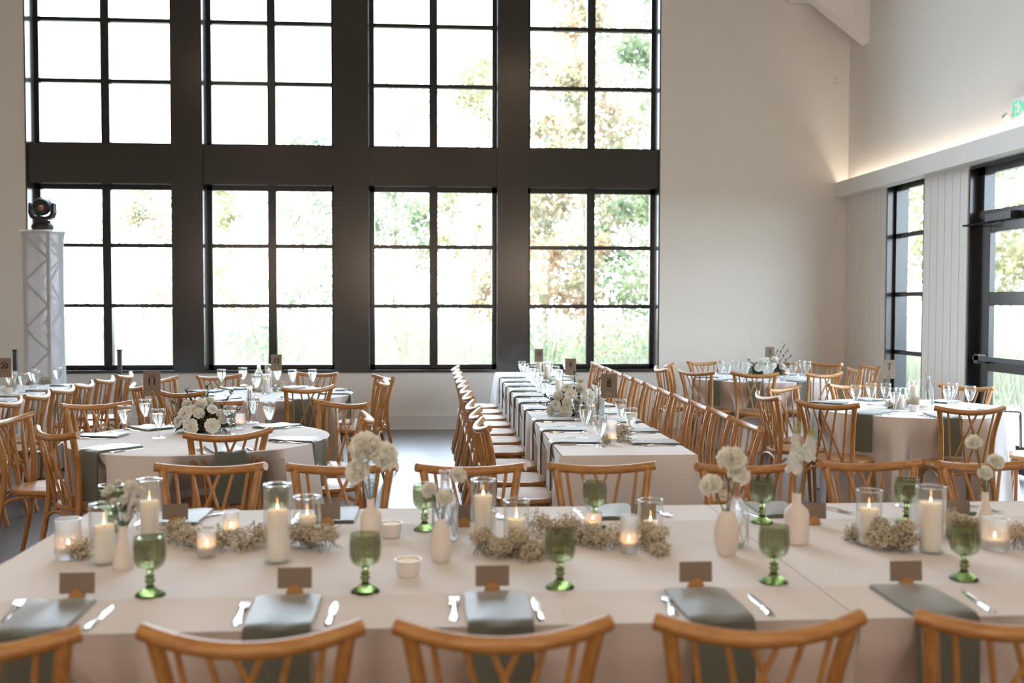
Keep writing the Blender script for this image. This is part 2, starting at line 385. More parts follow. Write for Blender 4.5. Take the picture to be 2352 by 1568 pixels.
c.build('door_closer', black_m, do)
# wall fittings
o = MB().box((4.985, YB - .006, 4.33), (5.045, YB, 4.47)).build('wall_outlet', trim_m, smooth=False); tag(o, 'small white outlet plate high on the back wall near the corner', 'outlet plate')
MB().box((5.005, YB - .008, 4.42), (5.025, YB - .003, 4.44)).box((5.005, YB - .008, 4.37), (5.025, YB - .003, 4.39)).build('socket', mat('socket_grey', (.45, .40, .36), .6), o, smooth=False)
ex = empty('exit_sign', (XR - .03, 8.80, 3.32)); tag(ex, 'white exit sign with green letters on the upper right wall', 'exit sign')
MB().box((-.0, -.21, -.10), (.029, .21, .10)).build('sign_panel', mat('sign_white', (.75, .77, .78), .4), ex, smooth=False)
def text_mesh(txt, size, m, parent, loc, rot, name='lettering', ext=.0005, bold=0.0):
    cu = bpy.data.curves.new('t', 'FONT'); cu.body = txt; cu.size = size; cu.align_x = 'CENTER'; cu.align_y = 'CENTER'; cu.extrude = ext; cu.offset = bold
    to = bpy.data.objects.new('t', cu); COL.objects.link(to)
    dg = bpy.context.evaluated_depsgraph_get(); me = bpy.data.meshes.new_from_object(to.evaluated_get(dg))
    bpy.data.objects.remove(to); me.materials.clear(); me.materials.append(m)
    o = bpy.data.objects.new(name, me); COL.objects.link(o); o.parent = parent; o.location = loc; o.rotation_euler = rot; return o
text_mesh('EXIT', .19, mat('exit_green', (.0, .45, .18), .4, emit=(0, .6, .25, .5)), ex, (-.002, 0, 0), (math.radians(90), 0, math.radians(-90)), ext=.001, bold=.001)
lm = MB().lathe([(0, 0), (.02, 0), (.035, .05), (.03, .055), (0, .03)], 12).build('emergency_lamp', trim_m, ex, loc=(.0, .245, -.06)); lm.rotation_euler = (0, math.radians(-60), 0)

# ------------------------------------------------------------------ chair
def make_chair():
    r = empty('dining_chair')
    # seat
    prof = [(0, .428), (.93, .428), (.985, .433), (1, .441), (1, .450), (.985, .457), (.94, .460), (.75, .456), (0, .452)]
    m = MB(); n = 36; vs = []
    for j in range(n):
        t = 2 * PI * j / n; e = 2 / 2.7
        x = math.copysign(abs(math.cos(t)) ** e, math.cos(t)); y = math.copysign(abs(math.sin(t)) ** e, math.sin(t))
        hw = .205 + .01 * y
        for (k, z) in prof: vs.append((x * hw * k, (y * .212 + .003) * k, z))
    mm = len(prof)
    m.add(vs, [(j * mm + i, ((j + 1) % n) * mm + i, ((j + 1) % n) * mm + i + 1, j * mm + i + 1) for j in range(n) for i in range(mm - 1)])
    m.build('seat', woods_m, r)
    # curved top rail: bows backwards and dips in the middle
    def rail(u): return Vector((u * .235, -.222 - .058 * (1 - u * u), .868 - .028 * (1 - u * u)))
    m = MB().tube([rail(-1 + 2 * i / 14) for i in range(15)], .0192, 14); m.build('top_rail', woodx_m, r)
    for s_ in (-1, 1):
        top = rail(s_ * .87) - Vector((0, 0, .008))
        pts = [(s_ * .196, -.285, 0), (s_ * .184, -.235, .20), (s_ * .176, -.198, .42), (s_ * .172, -.188, .55), (s_ * .180, -.20, .70), top]
        pp = []
        for i in range(len(pts) - 1):
            a, b = Vector(pts[i]), Vector(pts[i + 1])
            p0 = Vector(pts[max(i - 1, 0)]); p3 = Vector(pts[min(i + 2, len(pts) - 1)])
            for k in range(4):
                t = k / 4; pp.append(.5 * ((2 * a) + (b - p0) * t + (2 * p0 - 5 * a + 4 * b - p3) * t * t + (3 * a - p0 - 3 * b + p3) * t ** 3))
        pp.append(Vector(pts[-1]))
        MB().tube(pp, [.0135 + .0045 * min(1, i / 8) for i in range(len(pp))], 10).build('back_post', wood_m, r)
        MB().tube([(s_ * .19, .205, 0), (s_ * .178, .185, .22), (s_ * .168, .165, .43)], [.0125, .0155, .018], 10).build('front_leg', wood_m, r)
    # crossing spindles
    tops = [-.66, -.37, -.13, .13, .37, .66]; bots = [-.105, -.004, .10, -.10, .004, .105]
    for tu, bx in zip(tops, bots):
        a = rail(tu) - Vector((0, 0, .006)); b = Vector((bx, -.188 - .004 * (bx / .1), .452)); c_ = a.lerp(b, .55) + Vector(((bx - a.x) * .10, .004, 0))
        pts = [a.lerp(c_, k / 5).lerp(c_.lerp(b, k / 5), k / 5) for k in range(6)]
        MB().tube(pts, .0074, 8).build('spindle', wood_m, r)
    # bentwood braces under the seat
    def arch(p, q, h):
        p, q = Vector(p), Vector(q); out = []
        for i in range(13):
            t = i / 12; out.append(p.lerp(q, .5 - .5 * math.cos(PI * t)) + Vector((0, 0, h * math.sin(PI * t) ** .6)))
        return out
    for s_ in (-1, 1): MB().tube(arch((s_ * .181, -.215, .285), (s_ * .172, .17, .285), .135), .0095, 7).build('brace', wood_m, r)
    MB().tube(arch((-.172, -.213, .285), (.172, -.213, .285), .135), .0095, 7).build('brace', wood_m, r)
    MB().tube(arch((-.165, .175, .285), (.165, .175, .285), .135), .0095, 7).build('brace', wood_m, r)
    return r
CHAIRS = []
def chair(x, y, face, label, group):
    """x,y = mid point between the rail ends on the floor plan; face = direction the sitter looks (radians from +Y, ccw)"""
    c, s_ = math.cos(face), math.sin(face)
    ox, oy = x - (-s_) * (-.222), y - c * (-.222)
    CHAIRS.append((ox, oy, face, label))
    return put('chair', make_chair, (ox, oy, 0), face, label, 'chair', group)
def chair_px(p0, p1, target, label, group, z=.868, twist=0.0):
    q = uz((p0[0] + p1[0]) / 2, (p0[1] + p1[1]) / 2, z)
    face = math.atan2(-(target[0] - q.x), target[1] - q.y) + twist
    return chair(q.x, q.y, face, label, group)

# ------------------------------------------------------------------ cloths
def push_in(V, chairs):
    """cloth pushed in by the seats that are slid under the table"""
    for (ox, oy, fa, _l) in chairs:
        c, s_ = math.cos(fa), math.sin(fa)
        dx, dy = V[:, 0] - ox, V[:, 1] - oy
        lx = dx * c + dy * s_; ly = -dx * s_ + dy * c
        wz = np.clip((.73 - V[:, 2]) / .22, 0, 1) * np.clip((.32 - np.abs(lx)) / .09, 0, 1)
        wz = np.where((ly > -.35) & (ly < .245), wz, 0)
        sh = wz * (.25 - ly)
        V[:, 0] += -s_ * sh; V[:, 1] += c * sh
    return V
def round_cloth(cx_, cy_, r, label, chairs, seed):
    rg = np.random.default_rng(seed); n = 216; rings = 15; vs = [(cx_, cy_, .76)]
    for rr in (.3, .6, .9, .985): vs += [(cx_ + r * rr * math.cos(2 * PI * j / n), cy_ + r * rr * math.sin(2 * PI * j / n), .76) for j in range(n)]
    ph = rg.uniform(0, 6.28, 4); nf = 4 + len(vs) * 0
    for k in range(rings):
        t = k / (rings - 1); z = .757 - t * .752
        for j in range(n):
            a = 2 * PI * j / n
            fo = .5 * math.sin(13 * a + ph[0] + .6 * math.sin(3 * a + ph[1])) + .3 * math.sin(21 * a + ph[2]) + .2 * math.sin(7 * a + ph[3])
            R = r * 1.0 + .004 + .075 * t + .06 * fo * t ** 1.2
            vs.append((cx_ + R * math.cos(a), cy_ + R * math.sin(a), z))
    fs = [(0, 1 + j, 1 + (j + 1) % n) for j in range(n)]
    for k in range(4 + rings - 1):
        for j in range(n):
            a_, b_ = 1 + k * n + j, 1 + k * n + (j + 1) % n; fs.append((a_, a_ + n, b_ + n, b_))
    V = push_in(np.array(vs), chairs)
    m = MB(); m.add(V, fs); o = m.build('tablecloth', cloth_m)
    return tag(o, label, 'tablecloth', 'white floor-length tablecloths')
def rect_cloth(x0, x1, y0, y1, label, chairs, seed, drops=(1, 1, 1, 1), zt=.76, creases=()):
    """drops: near(-y), right(+x), far(+y), left(-x): 1 = hangs to the floor, 0 = short edge lying on the next table"""
    rg = np.random.default_rng(seed); sides = [((x0, y0), (x1, y0), (0, -1)), ((x1, y0), (x1, y1), (1, 0)), ((x1, y1), (x0, y1), (0, 1)), ((x0, y1), (x0, y0), (-1, 0))]
    P = []
    for i, (a, b, nn) in enumerate(sides):
        L = math.hypot(b[0] - a[0], b[1] - a[1]); k = max(8, int(L / .03))
        for q in range(k):
            t = q / k; P.append((a[0] + (b[0] - a[0]) * t, a[1] + (b[1] - a[1]) * t, nn, drops[i], min(t, 1 - t) * L, t * L, i))
    n = len(P); rings = 14; ph = rg.uniform(0, 6.28, 12); vs = []
    for k in range(rings):
        t = k / (rings - 1)
        for (x, y, nn, dr, dc, sL, i) in P:
            if dr:
                fo = .5 * math.sin(sL * 9 + ph[i]) + .3 * math.sin(sL * 17 + ph[i + 4]) + .2 * math.sin(sL * 4 + ph[i + 8])
                corner = math.exp(-(dc / .10) ** 2)
                off = .004 + .012 * min(1, t * 8) + t * (.030 + .022 * fo) + corner * .05 * t
                z = zt - .004 * (k > 0) - t * (zt - .012)
                vs.append((x + nn[0] * off, y + nn[1] * off, z))
            else:
                vs.append((x, y, zt - .018 * t))
    V = push_in(np.array(vs), chairs)
    fs = [(k * n + j, (k + 1) * n + j, (k + 1) * n + (j + 1) % n, k * n + (j + 1) % n) for k in range(rings - 1) for j in range(n)]
    m = MB(); m.add(V, fs)
    # top with slightly raised ironing creases
    ys = sorted(set([y0, y1] + [c + d for c in creases for d in (-.012, 0, .012)])); xs = [x0 + (x1 - x0) * i / 12 for i in range(13)]
    m.add([(x, y, zt + (.0035 if any(abs(y - c) < 1e-6 for c in creases) else 0)) for x in xs for y in ys],
          [(i * len(ys) + j, (i + 1) * len(ys) + j, (i + 1) * len(ys) + j + 1, i * len(ys) + j + 1) for i in range(12) for j in range(len(ys) - 1)])
    o = m.build('tablecloth', cloth_m)
    return tag(o, label, 'tablecloth', 'white floor-length tablecloths')

# ------------------------------------------------------------------ tableware
def make_napkin():
    """folded napkin: lies towards +Y from the table edge (y=0) and hangs over it; origin on the table top at the edge"""
    r = empty('napkin'); m = MB(); hw = .083; L = .27; H = .27
    path = [(L, .002, .003), (L - .004, .010, .012), (L - .03, .013, .016), (L * .7, .012, .013), (L * .35, .012, .012), (.03, .012, .012), (-.004, .010, .012), (-.019, .002, .012), (-.024, -.02, .012), (-.026, -H * .5, .011), (-.028, -H, .010)]
    nu = 9
    def P(i, u, top):
        y, z, th = path[i]; x = (u - .5) * 2 * hw * (1 + (.03 if i < 5 else 0))
        pillow = .007 * math.sin(PI * u) if 0 < i < 5 else 0
        wob = .002 * math.sin(u * 9 + i)
        if i <= 5: return (x, y, (z + wob + pillow * .6 if top else .0012))
        off = 0 if top else .011
        if i == 6: return (x, y + (0 if not top else 0), z + wob if top else .0012)
        return (x, y + off + wob, z)
    for top in (True, False): m.add([P(i, u / (nu - 1), top) for i in range(len(path)) for u in range(nu)], [(i * nu + j, i * nu + j + 1, (i + 1) * nu + j + 1, (i + 1) * nu + j) for i in range(len(path) - 1) for j in range(nu - 1)])
    N = len(path) * nu
    for j in (0, nu - 1): m.f.extend([(i * nu + j, (i + 1) * nu + j, N + (i + 1) * nu + j, N + i * nu + j) for i in range(len(path) - 1)])
    for i in (0, len(path) - 1): m.f.extend([(i * nu + j, i * nu + j + 1, N + i * nu + j + 1, N + i * nu + j) for j in range(nu - 1)])
    o = m.build('napkin', nap_m); bpy.data.objects.remove(r); return o
def make_fork():
    m = MB(); 
    def strip(pts):
        vs = []
        for (y, w_, z) in pts: vs += [(-w_, y, z + .0005), (w_, y, z + .0005), (-w_ * .7, y, z + .003), (w_ * .7, y, z + .003)]
        k = len(pts); fs = []
        for i in range(k - 1):
            a = i * 4; b = a + 4; fs += [(a + 2, a + 3, b + 3, b + 2), (a, a + 2, b + 2, b), (a + 3, a + 1, b + 1, b + 3), (a + 1, a, b, b + 1)]
        fs += [(0, 1, 3, 2), ((k - 1) * 4 + 1, (k - 1) * 4, (k - 1) * 4 + 2, (k - 1) * 4 + 3)]
        m.add(vs, fs)
    strip([(0, .004, 0), (.01, .010, 0), (.03, .0115, .001), (.06, .007, .003), (.11, .0035, .008), (.125, .005, .008), (.135, .012, .006), (.145, .0135, .004), (.152, .0135, .004)])
    for i in range(4):
        x = -.0105 + i * .007
        m.tube([(x, .150, .006), (x, .175, .004), (x, .20, .009)], [.0022, .002, .0012], 5)
    return m.build('fork', metal_m)
def make_knife():
    m = MB(); pts = [(0, .003, .004), (.008, .009, .006), (.03, .0105, .007), (.06, .008, .006), (.085, .0095, .007), (.092, .006, .005), (.10, .009, .0022), (.15, .0105, .0022), (.19, .009, .0022), (.215, .002, .002)]
    vs = []
    for (y, w_, h) in pts: vs += [(-w_, y, .001), (w_, y, .001), (-w_ * .5, y, h), (w_ * .5, y, h)]
    fs = []
    for i in range(len(pts) - 1):
        a = i * 4; b = a + 4; fs += [(a + 2, a + 3, b + 3, b + 2), (a, a + 2, b + 2, b), (a + 3, a + 1, b + 1, b + 3), (a + 1, a, b, b + 1)]
    fs += [(0, 1, 3, 2), (len(vs) - 3, len(vs) - 4, len(vs) - 2, len(vs) - 1)]
    m.add(vs, fs); return m.build('knife', metal_m)
def make_goblet():
    r = empty('water_goblet')
    MB().lathe([(0, 0), (.034, 0), (.035, .003), (.02, .007), (.007, .014), (.0065, .025), (.010, .033), (.0065, .041), (.007, .050), (.013, .058), (.0215, .078), (.0305, .104), (.0360, .128), (.0375, .145), (.0355, .168), (.0343, .168), (.0362, .145), (.0347, .128), (.0292, .105), (.020, .079), (.0115, .061), (0, .056)], 28).build('bowl', clear_m, r)
    MB().lathe([(0, .0575), (.0105, .062), (.019, .080), (.0282, .106), (.0337, .129), (.0350, .1415), (0, .1415)], 24).build('water', water_m, r)
    ring(.0349, .168, .0011, r)
    return r
def make_green():
    r = empty('green_goblet')
    MB().lathe([(0, 0), (.038, 0), (.040, .003), (.034, .009), (.018, .018), (.010, .028), (.0095, .036), (.015, .042), (.0095, .048), (.014, .054), (.0085, .060), (.010, .067), (.012, .072), (0, .0735)], 72, 18, .04, (0, .02)).build('foot', foot_m, r)
    MB().lathe([(.011, .0715), (.024, .0755), (.036, .086), (.0415, .102), (.0425, .122), (.0425, .140), (.0415, .163), (.0422, .166), (.0395, .166), (.0395, .140), (.0392, .122), (.0383, .104), (.033, .090), (.022, .080), (0, .077)], 108, 18, .042, (.080, .150)).build('bowl', green_m, r)
    MB().lathe([(0, .080), (.020, .0825), (.0315, .092), (.0365, .105), (.0374, .122), (.0374, .140), (.0370, .146), (0, .146)], 28).build('water', water_m, r)
    return r
def flame(r, z):
    MB().lathe([(0, 0), (.0024, .003), (.0030, .006), (.0022, .011), (.001, .015), (0, .017)], 10).build('flame', flame_m, r, loc=(0, 0, z + .006))
    MB().tube([(0, 0, z - .005), (.0008, 0, z + .010)], .0012, 5).build('wick', wick_m, r)
def ring(R_, z, t, parent, m=None):
    MB().lathe([(R_ + t * math.cos(a), z + t * math.sin(a)) for a in [2 * PI * k / 8 for k in range(9)]], 36).build('rim', m or rim_m, parent)
def make_pillar(h, rad):
    def mk():
        r = empty('pillar_candle')
        MB().lathe([(0, 0), (rad * .97, 0), (rad, .003), (rad, h - .004), (rad * .97, h), (rad * .85, h - .002), (rad * .6, h - .008), (0, h - .010)], 28).build('wax', wax_m, r)
        flame(r, h - .006); return r
    return mk
def make_cyl(h, rad):
    def mk():
        r = empty('glass_cylinder')
        MB().lathe([(0, 0), (rad, 0), (rad, h - .003), (rad - .0005, h), (rad - .003, h), (rad - .0035, h - .003), (rad - .0035, .005), (0, .005)], 36).build('glass_cylinder', clear_m, r)
        o = r.children[0]; o.parent = None; bpy.data.objects.remove(r); ring(rad - .0015, h - .001, .0024, o); return o
    return mk
def make_votive(h, rad, lit=True, frost=True):
    def mk():
        r = empty('votive_holder')
        MB().lathe([(0, 0), (rad * .88, 0), (rad * .95, .006), (rad, .02), (rad, h - .004), (rad * .985, h), (rad * .93, h), (rad * .92, h - .004), (rad * .90, .022), (0, .018)], 108, 27, .045, (.018, h - .012)).build('glass', frost_m if frost else clear_m, r)
        t = MB().lathe([(0, 0), (rad * .72, 0), (rad * .74, .018), (rad * .70, .018), (0, .015)], 20).build('tealight', wax_m, r, loc=(0, 0, .020))
        if lit: 
            MB().lathe([(0, 0), (.003, .003), (.004, .007), (.0028, .013), (.0012, .018), (0, .020)], 10).build('flame', flame_m, t, loc=(0, 0, .020))
        return r
    return mk
def make_card():
    r = empty('place_card')
    c_ = MB().add([(-.047, -.0005, .022), (.047, -.0005, .022), (.047, .004, .079), (-.047, .004, .079), (-.047, .0005, .022), (.047, .0005, .022), (.047, .005, .079), (-.047, .005, .079)], [(0, 1, 2, 3), (5, 4, 7, 6), (0, 4, 5, 1), (3, 2, 6, 7), (0, 3, 7, 4), (1, 5, 6, 2)]).build('card', card_m, r, smooth=False)
    pl = [(.024 * math.cos(PI * k / 14), .034 * math.sin(PI * k / 14)) for k in range(15)]
    prism([(x, z + .0005) for x, z in pl], -.007, .007).build('wood_stand', holder_m, r, smooth=False)
    return r
def make_number(txt):
    """table number card on a brass wire holder; the card faces -Y"""
    r = empty('table_number')
    w_, h, zb = .052, .158, .20
    c_ = MB().box((-w_, -.0008, zb), (w_, .0008, zb + h)).build('card', card_m, r, smooth=False)
    text_mesh('TABLE', .013, ink_m, c_, (0, -.002, zb + h * .80), (PI / 2, 0, 0))
    text_mesh(txt, .062, ink_m, c_, (0, -.002, zb + h * .58), (PI / 2, 0, 0), bold=.0012)
    MB().box((-.020, -.0012, zb + h * .335), (.020, -.0009, zb + h * .345)).build('fine_line', ink_m, c_, smooth=False)
    m = MB().tube([(.016 * math.cos(a), -.003, zb + .014 + .016 * math.sin(a)) for a in [-PI / 2 + 2 * PI * k / 20 for k in range(21)]], .0012, 6)
    m.tube([(0, -.003, zb - .002), (0, 0, zb - .03), (0, 0, .004)], .0014, 6)
    m.lathe([(0, 0), (.032, 0), (.032, .004), (0, .006)], 20); m.build('wire_holder', gold_m, r)
    return r
def make_ramekin():
    r = empty('ramekin')
    MB().lathe([(0, 0), (.030, 0), (.033, .004), (.0375, .043), (.0395, .046), (.0395, .049), (.0365, .049), (.0345, .043), (.031, .012), (0, .010)], 64, 32, .012, (.006, .040)).build('dish', ramekin_m, r)
    MB().lathe([(.0355, .0425), (.025, .0455), (.01, .043), (0, .047)], 20).build('butter', butter_m, r)
    return r
def make_bottle(h, rad):
    def mk():
        r = empty('crystal_carafe'); k = h / .26
        m = MB().lathe([(0, 0), (rad * .95, 0), (rad, .006), (rad, .135 * k), (rad * .93, .155 * k), (rad * .7, .175 * k), (rad * .42, .19 * k), (rad * .38, .20 * k), (rad * .38, .245 * k), (rad * .46, .25 * k), (rad * .46, .26 * k), (rad * .36, .26 * k), (rad * .34, .2 * k), (rad * .60, .176 * k), (rad * .86, .15 * k), (rad * .93, .13 * k), (rad * .92, .012), (0, .010)], 32, 8, .02, (.006, .15 * k))
        o = m.build('crystal_carafe', crystal_m)
        q = MB()
        for s_ in (-1, 1):
            for kk in range(8):
                a0 = 2 * PI * kk / 8; q.tube([((rad + .0012) * math.cos(a0 + s_ * t * .8), (rad + .0012) * math.sin(a0 + s_ * t * .8), .012 + t * .125 * k) for t in [i / 8 for i in range(9)]], .0019, 5, False)
        q.build('cut_pattern', frost_m, o); bpy.data.objects.remove(r); return o
    return mk
# petals -------------------------------------------------------------
def bloom(mb, c, r, up=Vector((0, 0, 1)), layers=5, ruffle=.12, seed=0, open_=1.0):
    rg = random.Random(seed); up = up.normalized(); a = up.orthogonal().normalized(); b = up.cross(a); c = Vector(c)
    for L in range(layers):
        f = (L + 1) / layers; k = 3 + L * 2 if L < 3 else 7 + L
        for q in range(k):
            th = 2 * PI * (q + .37 * L) / k + rg.uniform(-.12, .12); rad = r * (.16 + .84 * f) * rg.uniform(.93, 1.05); tilt = (.12 + 1.15 * f * open_)
            wd = 4.6 / k * (1.15 if L else 1.4)
            rp = rg.uniform(0, 6)
            def fn(u, v):
                ph = tilt * v ** .8; rr = rad * (.15 + .85 * v) * math.sin(min(ph + .25, 1.6)) * (1.0)
                zz = rad * (v * math.cos(min(ph, 1.45)) * (1.15 - .35 * f)) - .25 * r * f * v ** 3 * open_ + r * .25 * (1 - f)
                an = th + (u - .5) * wd * 2.0 * math.sin(PI * min(1, .12 + v * .62)) ** .7
                rr *= 1 - .18 * (abs(u - .5) * 2) ** 2; zz += ruffle * r * .35 * math.sin(u * 11 + rp) * v
                return c + a * (rr * math.cos(an)) + b * (rr * math.sin(an)) + up * (zz - r * .35)
            mb.grid(6, 5, fn)
def ball_bloom(mb, c, r, up, seed):
    """ruffled carnation-like head of many small frilly petals"""
    rg = random.Random(seed); up = Vector(up).normalized(); a = up.orthogonal().normalized(); b = up.cross(a); c = Vector(c)
    for k in range(76):
        z = 1 - 1.4 * (k + .5) / 76; th = k * 2.39996; s_ = math.sqrt(max(0, 1 - z * z))
        d = (a * (s_ * math.cos(th)) + b * (s_ * math.sin(th)) + up * (z * .75)).normalized()
        t1 = d.orthogonal().normalized(); t2 = d.cross(t1); rp = rg.uniform(0, 6); rr = r * rg.uniform(.86, 1.05); ca = rg.uniform(0, PI)
        e1 = t1 * math.cos(ca) + t2 * math.sin(ca); e2 = -t1 * math.sin(ca) + t2 * math.cos(ca)
        def fn(u, v): return c + d * (rr * (.35 + .65 * v) + .05 * r * math.sin(u * 12 + rp)) + e1 * ((u - .5) * r * .95 * (.3 + .7 * v)) + e2 * (r * .10 * math.sin(u * 9 + rp) * v)
        mb.grid(6, 3, fn)
    mb.inst(ICO2_V, ICO2_F, [(np.diag([r * .66] * 3), tuple(c + up * r * .02))])
def leaf(mb, c, d, L, wd):
    d = Vector(d).normalized(); s_ = d.cross(Vector((0, 0, 1)));
    s_ = s_.normalized() if s_.length > .01 else Vector((1, 0, 0)); n = s_.cross(d); c = Vector(c)
    mb.grid(5, 3, lambda u, v: c + d * (L * u) + s_ * ((v - .5) * wd * math.sin(PI * min(.98, u * .95 + .05)) ** .8) - n * (L * .25 * u * u) + n * (abs(v - .5) * wd * .3))
ICO_V = []; ICO_F = []
def _ico():
    t = (1 + 5 ** .5) / 2
    for p in ((-1, t, 0), (1, t, 0), (-1, -t, 0), (1, -t, 0), (0, -1, t), (0, 1, t), (0, -1, -t), (0, 1, -t), (t, 0, -1), (t, 0, 1), (-t, 0, -1), (-t, 0, 1)): ICO_V.append(Vector(p).normalized()[:])
    ICO_F.extend([(0, 11, 5), (0, 5, 1), (0, 1, 7), (0, 7, 10), (0, 10, 11), (1, 5, 9), (5, 11, 4), (11, 10, 2), (10, 7, 6), (7, 1, 8), (3, 9, 4), (3, 4, 2), (3, 2, 6), (3, 6, 8), (3, 8, 9), (4, 9, 5), (2, 4, 11), (6, 2, 10), (8, 6, 7), (9, 8, 1)])
_ico()
ICO2_V = []; ICO2_F = []
for _i in range(9):
    for _j in range(12):
        _a, _b = PI * _i / 8, 2 * PI * _j / 12; ICO2_V.append((math.sin(_a) * math.cos(_b), math.sin(_a) * math.sin(_b), math.cos(_a)))
ICO2_F = [(_i * 12 + _j, (_i + 1) * 12 + _j, (_i + 1) * 12 + (_j + 1) % 12, _i * 12 + (_j + 1) % 12) for _i in range(8) for _j in range(12)]
OCT_V = [(1, 0, 0), (-1, 0, 0), (0, 1, 0), (0, -1, 0), (0, 0, 1), (0, 0, -1)]; OCT_F = [(0, 2, 4), (2, 1, 4), (1, 3, 4), (3, 0, 4), (2, 0, 5), (1, 2, 5), (3, 1, 5), (0, 3, 5)]
def breath(mb_f, mb_s, pts, rad, n, seed, h=.07):
    """fluffy clump along points: blossoms + thin stems"""
    rg = np.random.default_rng(seed); P = np.array([p[:2] for p in pts], float)
    seg = np.hypot(*(P[1:] - P[:-1]).T) if len(P) > 1 else np.array([.001]); tot = seg.sum(); items = []
    k = max(3, int(tot / .035)); cl = []
    for i in range(k):
        t = (i + .5) / k * tot; j = 0
        while j < len(seg) - 1 and t > seg[j]: t -= seg[j]; j += 1
        c = P[j] + (P[j + 1] - P[j]) * (t / seg[j]) if len(P) > 1 else P[0]
        for q in range(4):
            cl.append((c[0] + rg.normal(0, rad * .35), c[1] + rg.normal(0, rad * .55), rg.uniform(.012, h * 1.15), rg.uniform(.018, .034)))
    for _ in range(n):
        cx_, cy_, cz_, cr_ = cl[rg.integers(len(cl))]
        d = rg.normal(0, 1, 3); d /= np.linalg.norm(d); q = np.array([cx_, cy_, cz_]) + d * cr_ * rg.uniform(.6, 1.05) * np.array([1.1, 1.1, .9])
        q[2] = max(q[2], .004); s_ = rg.uniform(.0024, .0047); items.append((np.diag([s_, s_, s_ * .85]), q))
    mb_f.inst(ICO_V, ICO_F, items)
    for (cx_, cy_, cz_, cr_) in cl:
        for _ in range(3):
            d = rg.normal(0, cr_ * .7, 3); mb_s.tube([(cx_ - d[0], cy_ - d[1], .004), (cx_, cy_, cz_ * .6), (cx_ + d[0], cy_ + d[1], max(.006, cz_ + d[2]))], .0009, 3, False)

# ------------------------------------------------------------------ settings along an edge
def setting(px, py, inward, desc, glass=None, cutlery=True, far=False):
    """px,py on the table edge; inward = angle of local +Y"""
    c, s_ = math.cos(inward), math.sin(inward)
    def L(lx, ly): return (px + lx * c - ly * s_, py + lx * s_ + ly * c, .761)
    put('napkin', make_napkin, L(0, .006), inward, 'sage napkin at the ' + desc, 'napkin', 'sage green napkins')
    if cutlery:
        put('fork', make_fork, L(-.125, .03), inward, 'silver fork at the ' + desc, 'fork', 'silver forks')
        put('knife', make_knife, L(.125, .03), inward, 'silver knife at the ' + desc, 'knife', 'silver knives')
#MARK
ORD = ['nearest', 'second', 'third', 'fourth', 'fifth', 'sixth', 'seventh', 'eighth', 'ninth', 'tenth', 'eleventh', 'twelfth']
def far_word(i, n, what): return ('%s %s' % (ORD[i], what)) if i else 'nearest ' + what.replace('from ', '')
G_CH = 'honey oak dining chairs'
FACE_IN = {'near': 0.0, 'far': PI, 'left': -PI / 2, 'right': PI / 2}
# ================================================================== head table in the foreground
HY0, HY1, HYM = 2.54, 4.05, 3.295; HX0, HXM, HX1 = -1.36, 1.077, 3.52
hn = ['leftmost, cut by picture edge', 'second from the left', 'third from the left', 'fourth from the left', 'rightmost, cut by picture edge']
hx = [-1.0, -.405, .137, .707, 1.30]
for x, d in zip(hx, hn): chair(x, 2.215, 0, 'oak chair on the near side of the foreground table, ' + d, G_CH)
n_near = len(CHAIRS)
fo_ = ['first', 'second', 'third', 'fourth', 'fifth', 'sixth', 'seventh']
for i, (a, b, y) in enumerate(((358, 608, 1071), (662, 910, 1071), (960, 1203, 1072), (1264, 1505, 1069), (1601, 1842, 1070), (1885, 2118, 1064), (2150, 2390, 1064))):
    q = uz((a + b) / 2, y, .868)
    chair(q.x, q.y - .0, PI + (0, 0, 0, 0, .03, .04, .04)[i], 'oak chair on the far side of the foreground table, %s from the left' % fo_[i], G_CH)
hc = CHAIRS[:]
rect_cloth(HX0, HXM - .002, HY0, HYM, 'white cloth over the near left part of the foreground table', hc[:n_near], 11, (1, 0, 0, 1), .760, (2.835,))
rect_cloth(HXM + .002, HX1, HY0, HYM, 'white cloth over the near right part of the foreground table, right of the lengthwise seam', hc[:n_near], 12, (1, 1, 0, 0), .760, (2.835,))
rect_cloth(HX0, HXM - .002, HYM + .001, HY1, 'white cloth over the far left part of the foreground table', hc[n_near:], 13, (0, 0, 1, 1), .758, (3.75,))
rect_cloth(HXM + .002, HX1, HYM + .001, HY1, 'white cloth over the far right part of the foreground table', hc[n_near:], 14, (0, 1, 1, 0), .758, (3.75,))
# near settings
sx = [-1.005, -.405, .150, .715, 1.305]
nd = ['leftmost near place', 'second near place', 'middle near place', 'fourth near place', 'rightmost near place']
cards = [(177, 1382), (677, 1369), (1131, 1364), (1598, 1354), (2081, 1352)]
for i, (x, d) in enumerate(zip(sx, nd)):
    d = d + ' of the foreground table'
    put('napkin', make_napkin, (x, HY0 + .004, .7605), (.05, .03, .0, .02, .0)[i], 'sage napkin draped at the ' + d, 'napkin', 'sage green napkins')
    c_ = uz(*cards[i]); put('place_card', make_card, (c_.x, c_.y, .7605), 0, 'taupe name card at the ' + d, 'place card', 'taupe name cards')
fk = [((8, 1432), (38, 1395)), ((541, 1438), (570, 1378)), ((1043, 1428), (1043, 1367)), ((1551, 1416), (1518, 1357)), ((2093, 1403), (2028, 1347))]
kn = [((195, 1450), (257, 1392)), ((753, 1440), (772, 1383)), ((1245, 1428), (1228, 1378)), ((1775, 1416), (1718, 1362)), ((2283, 1408), (2210, 1357))]
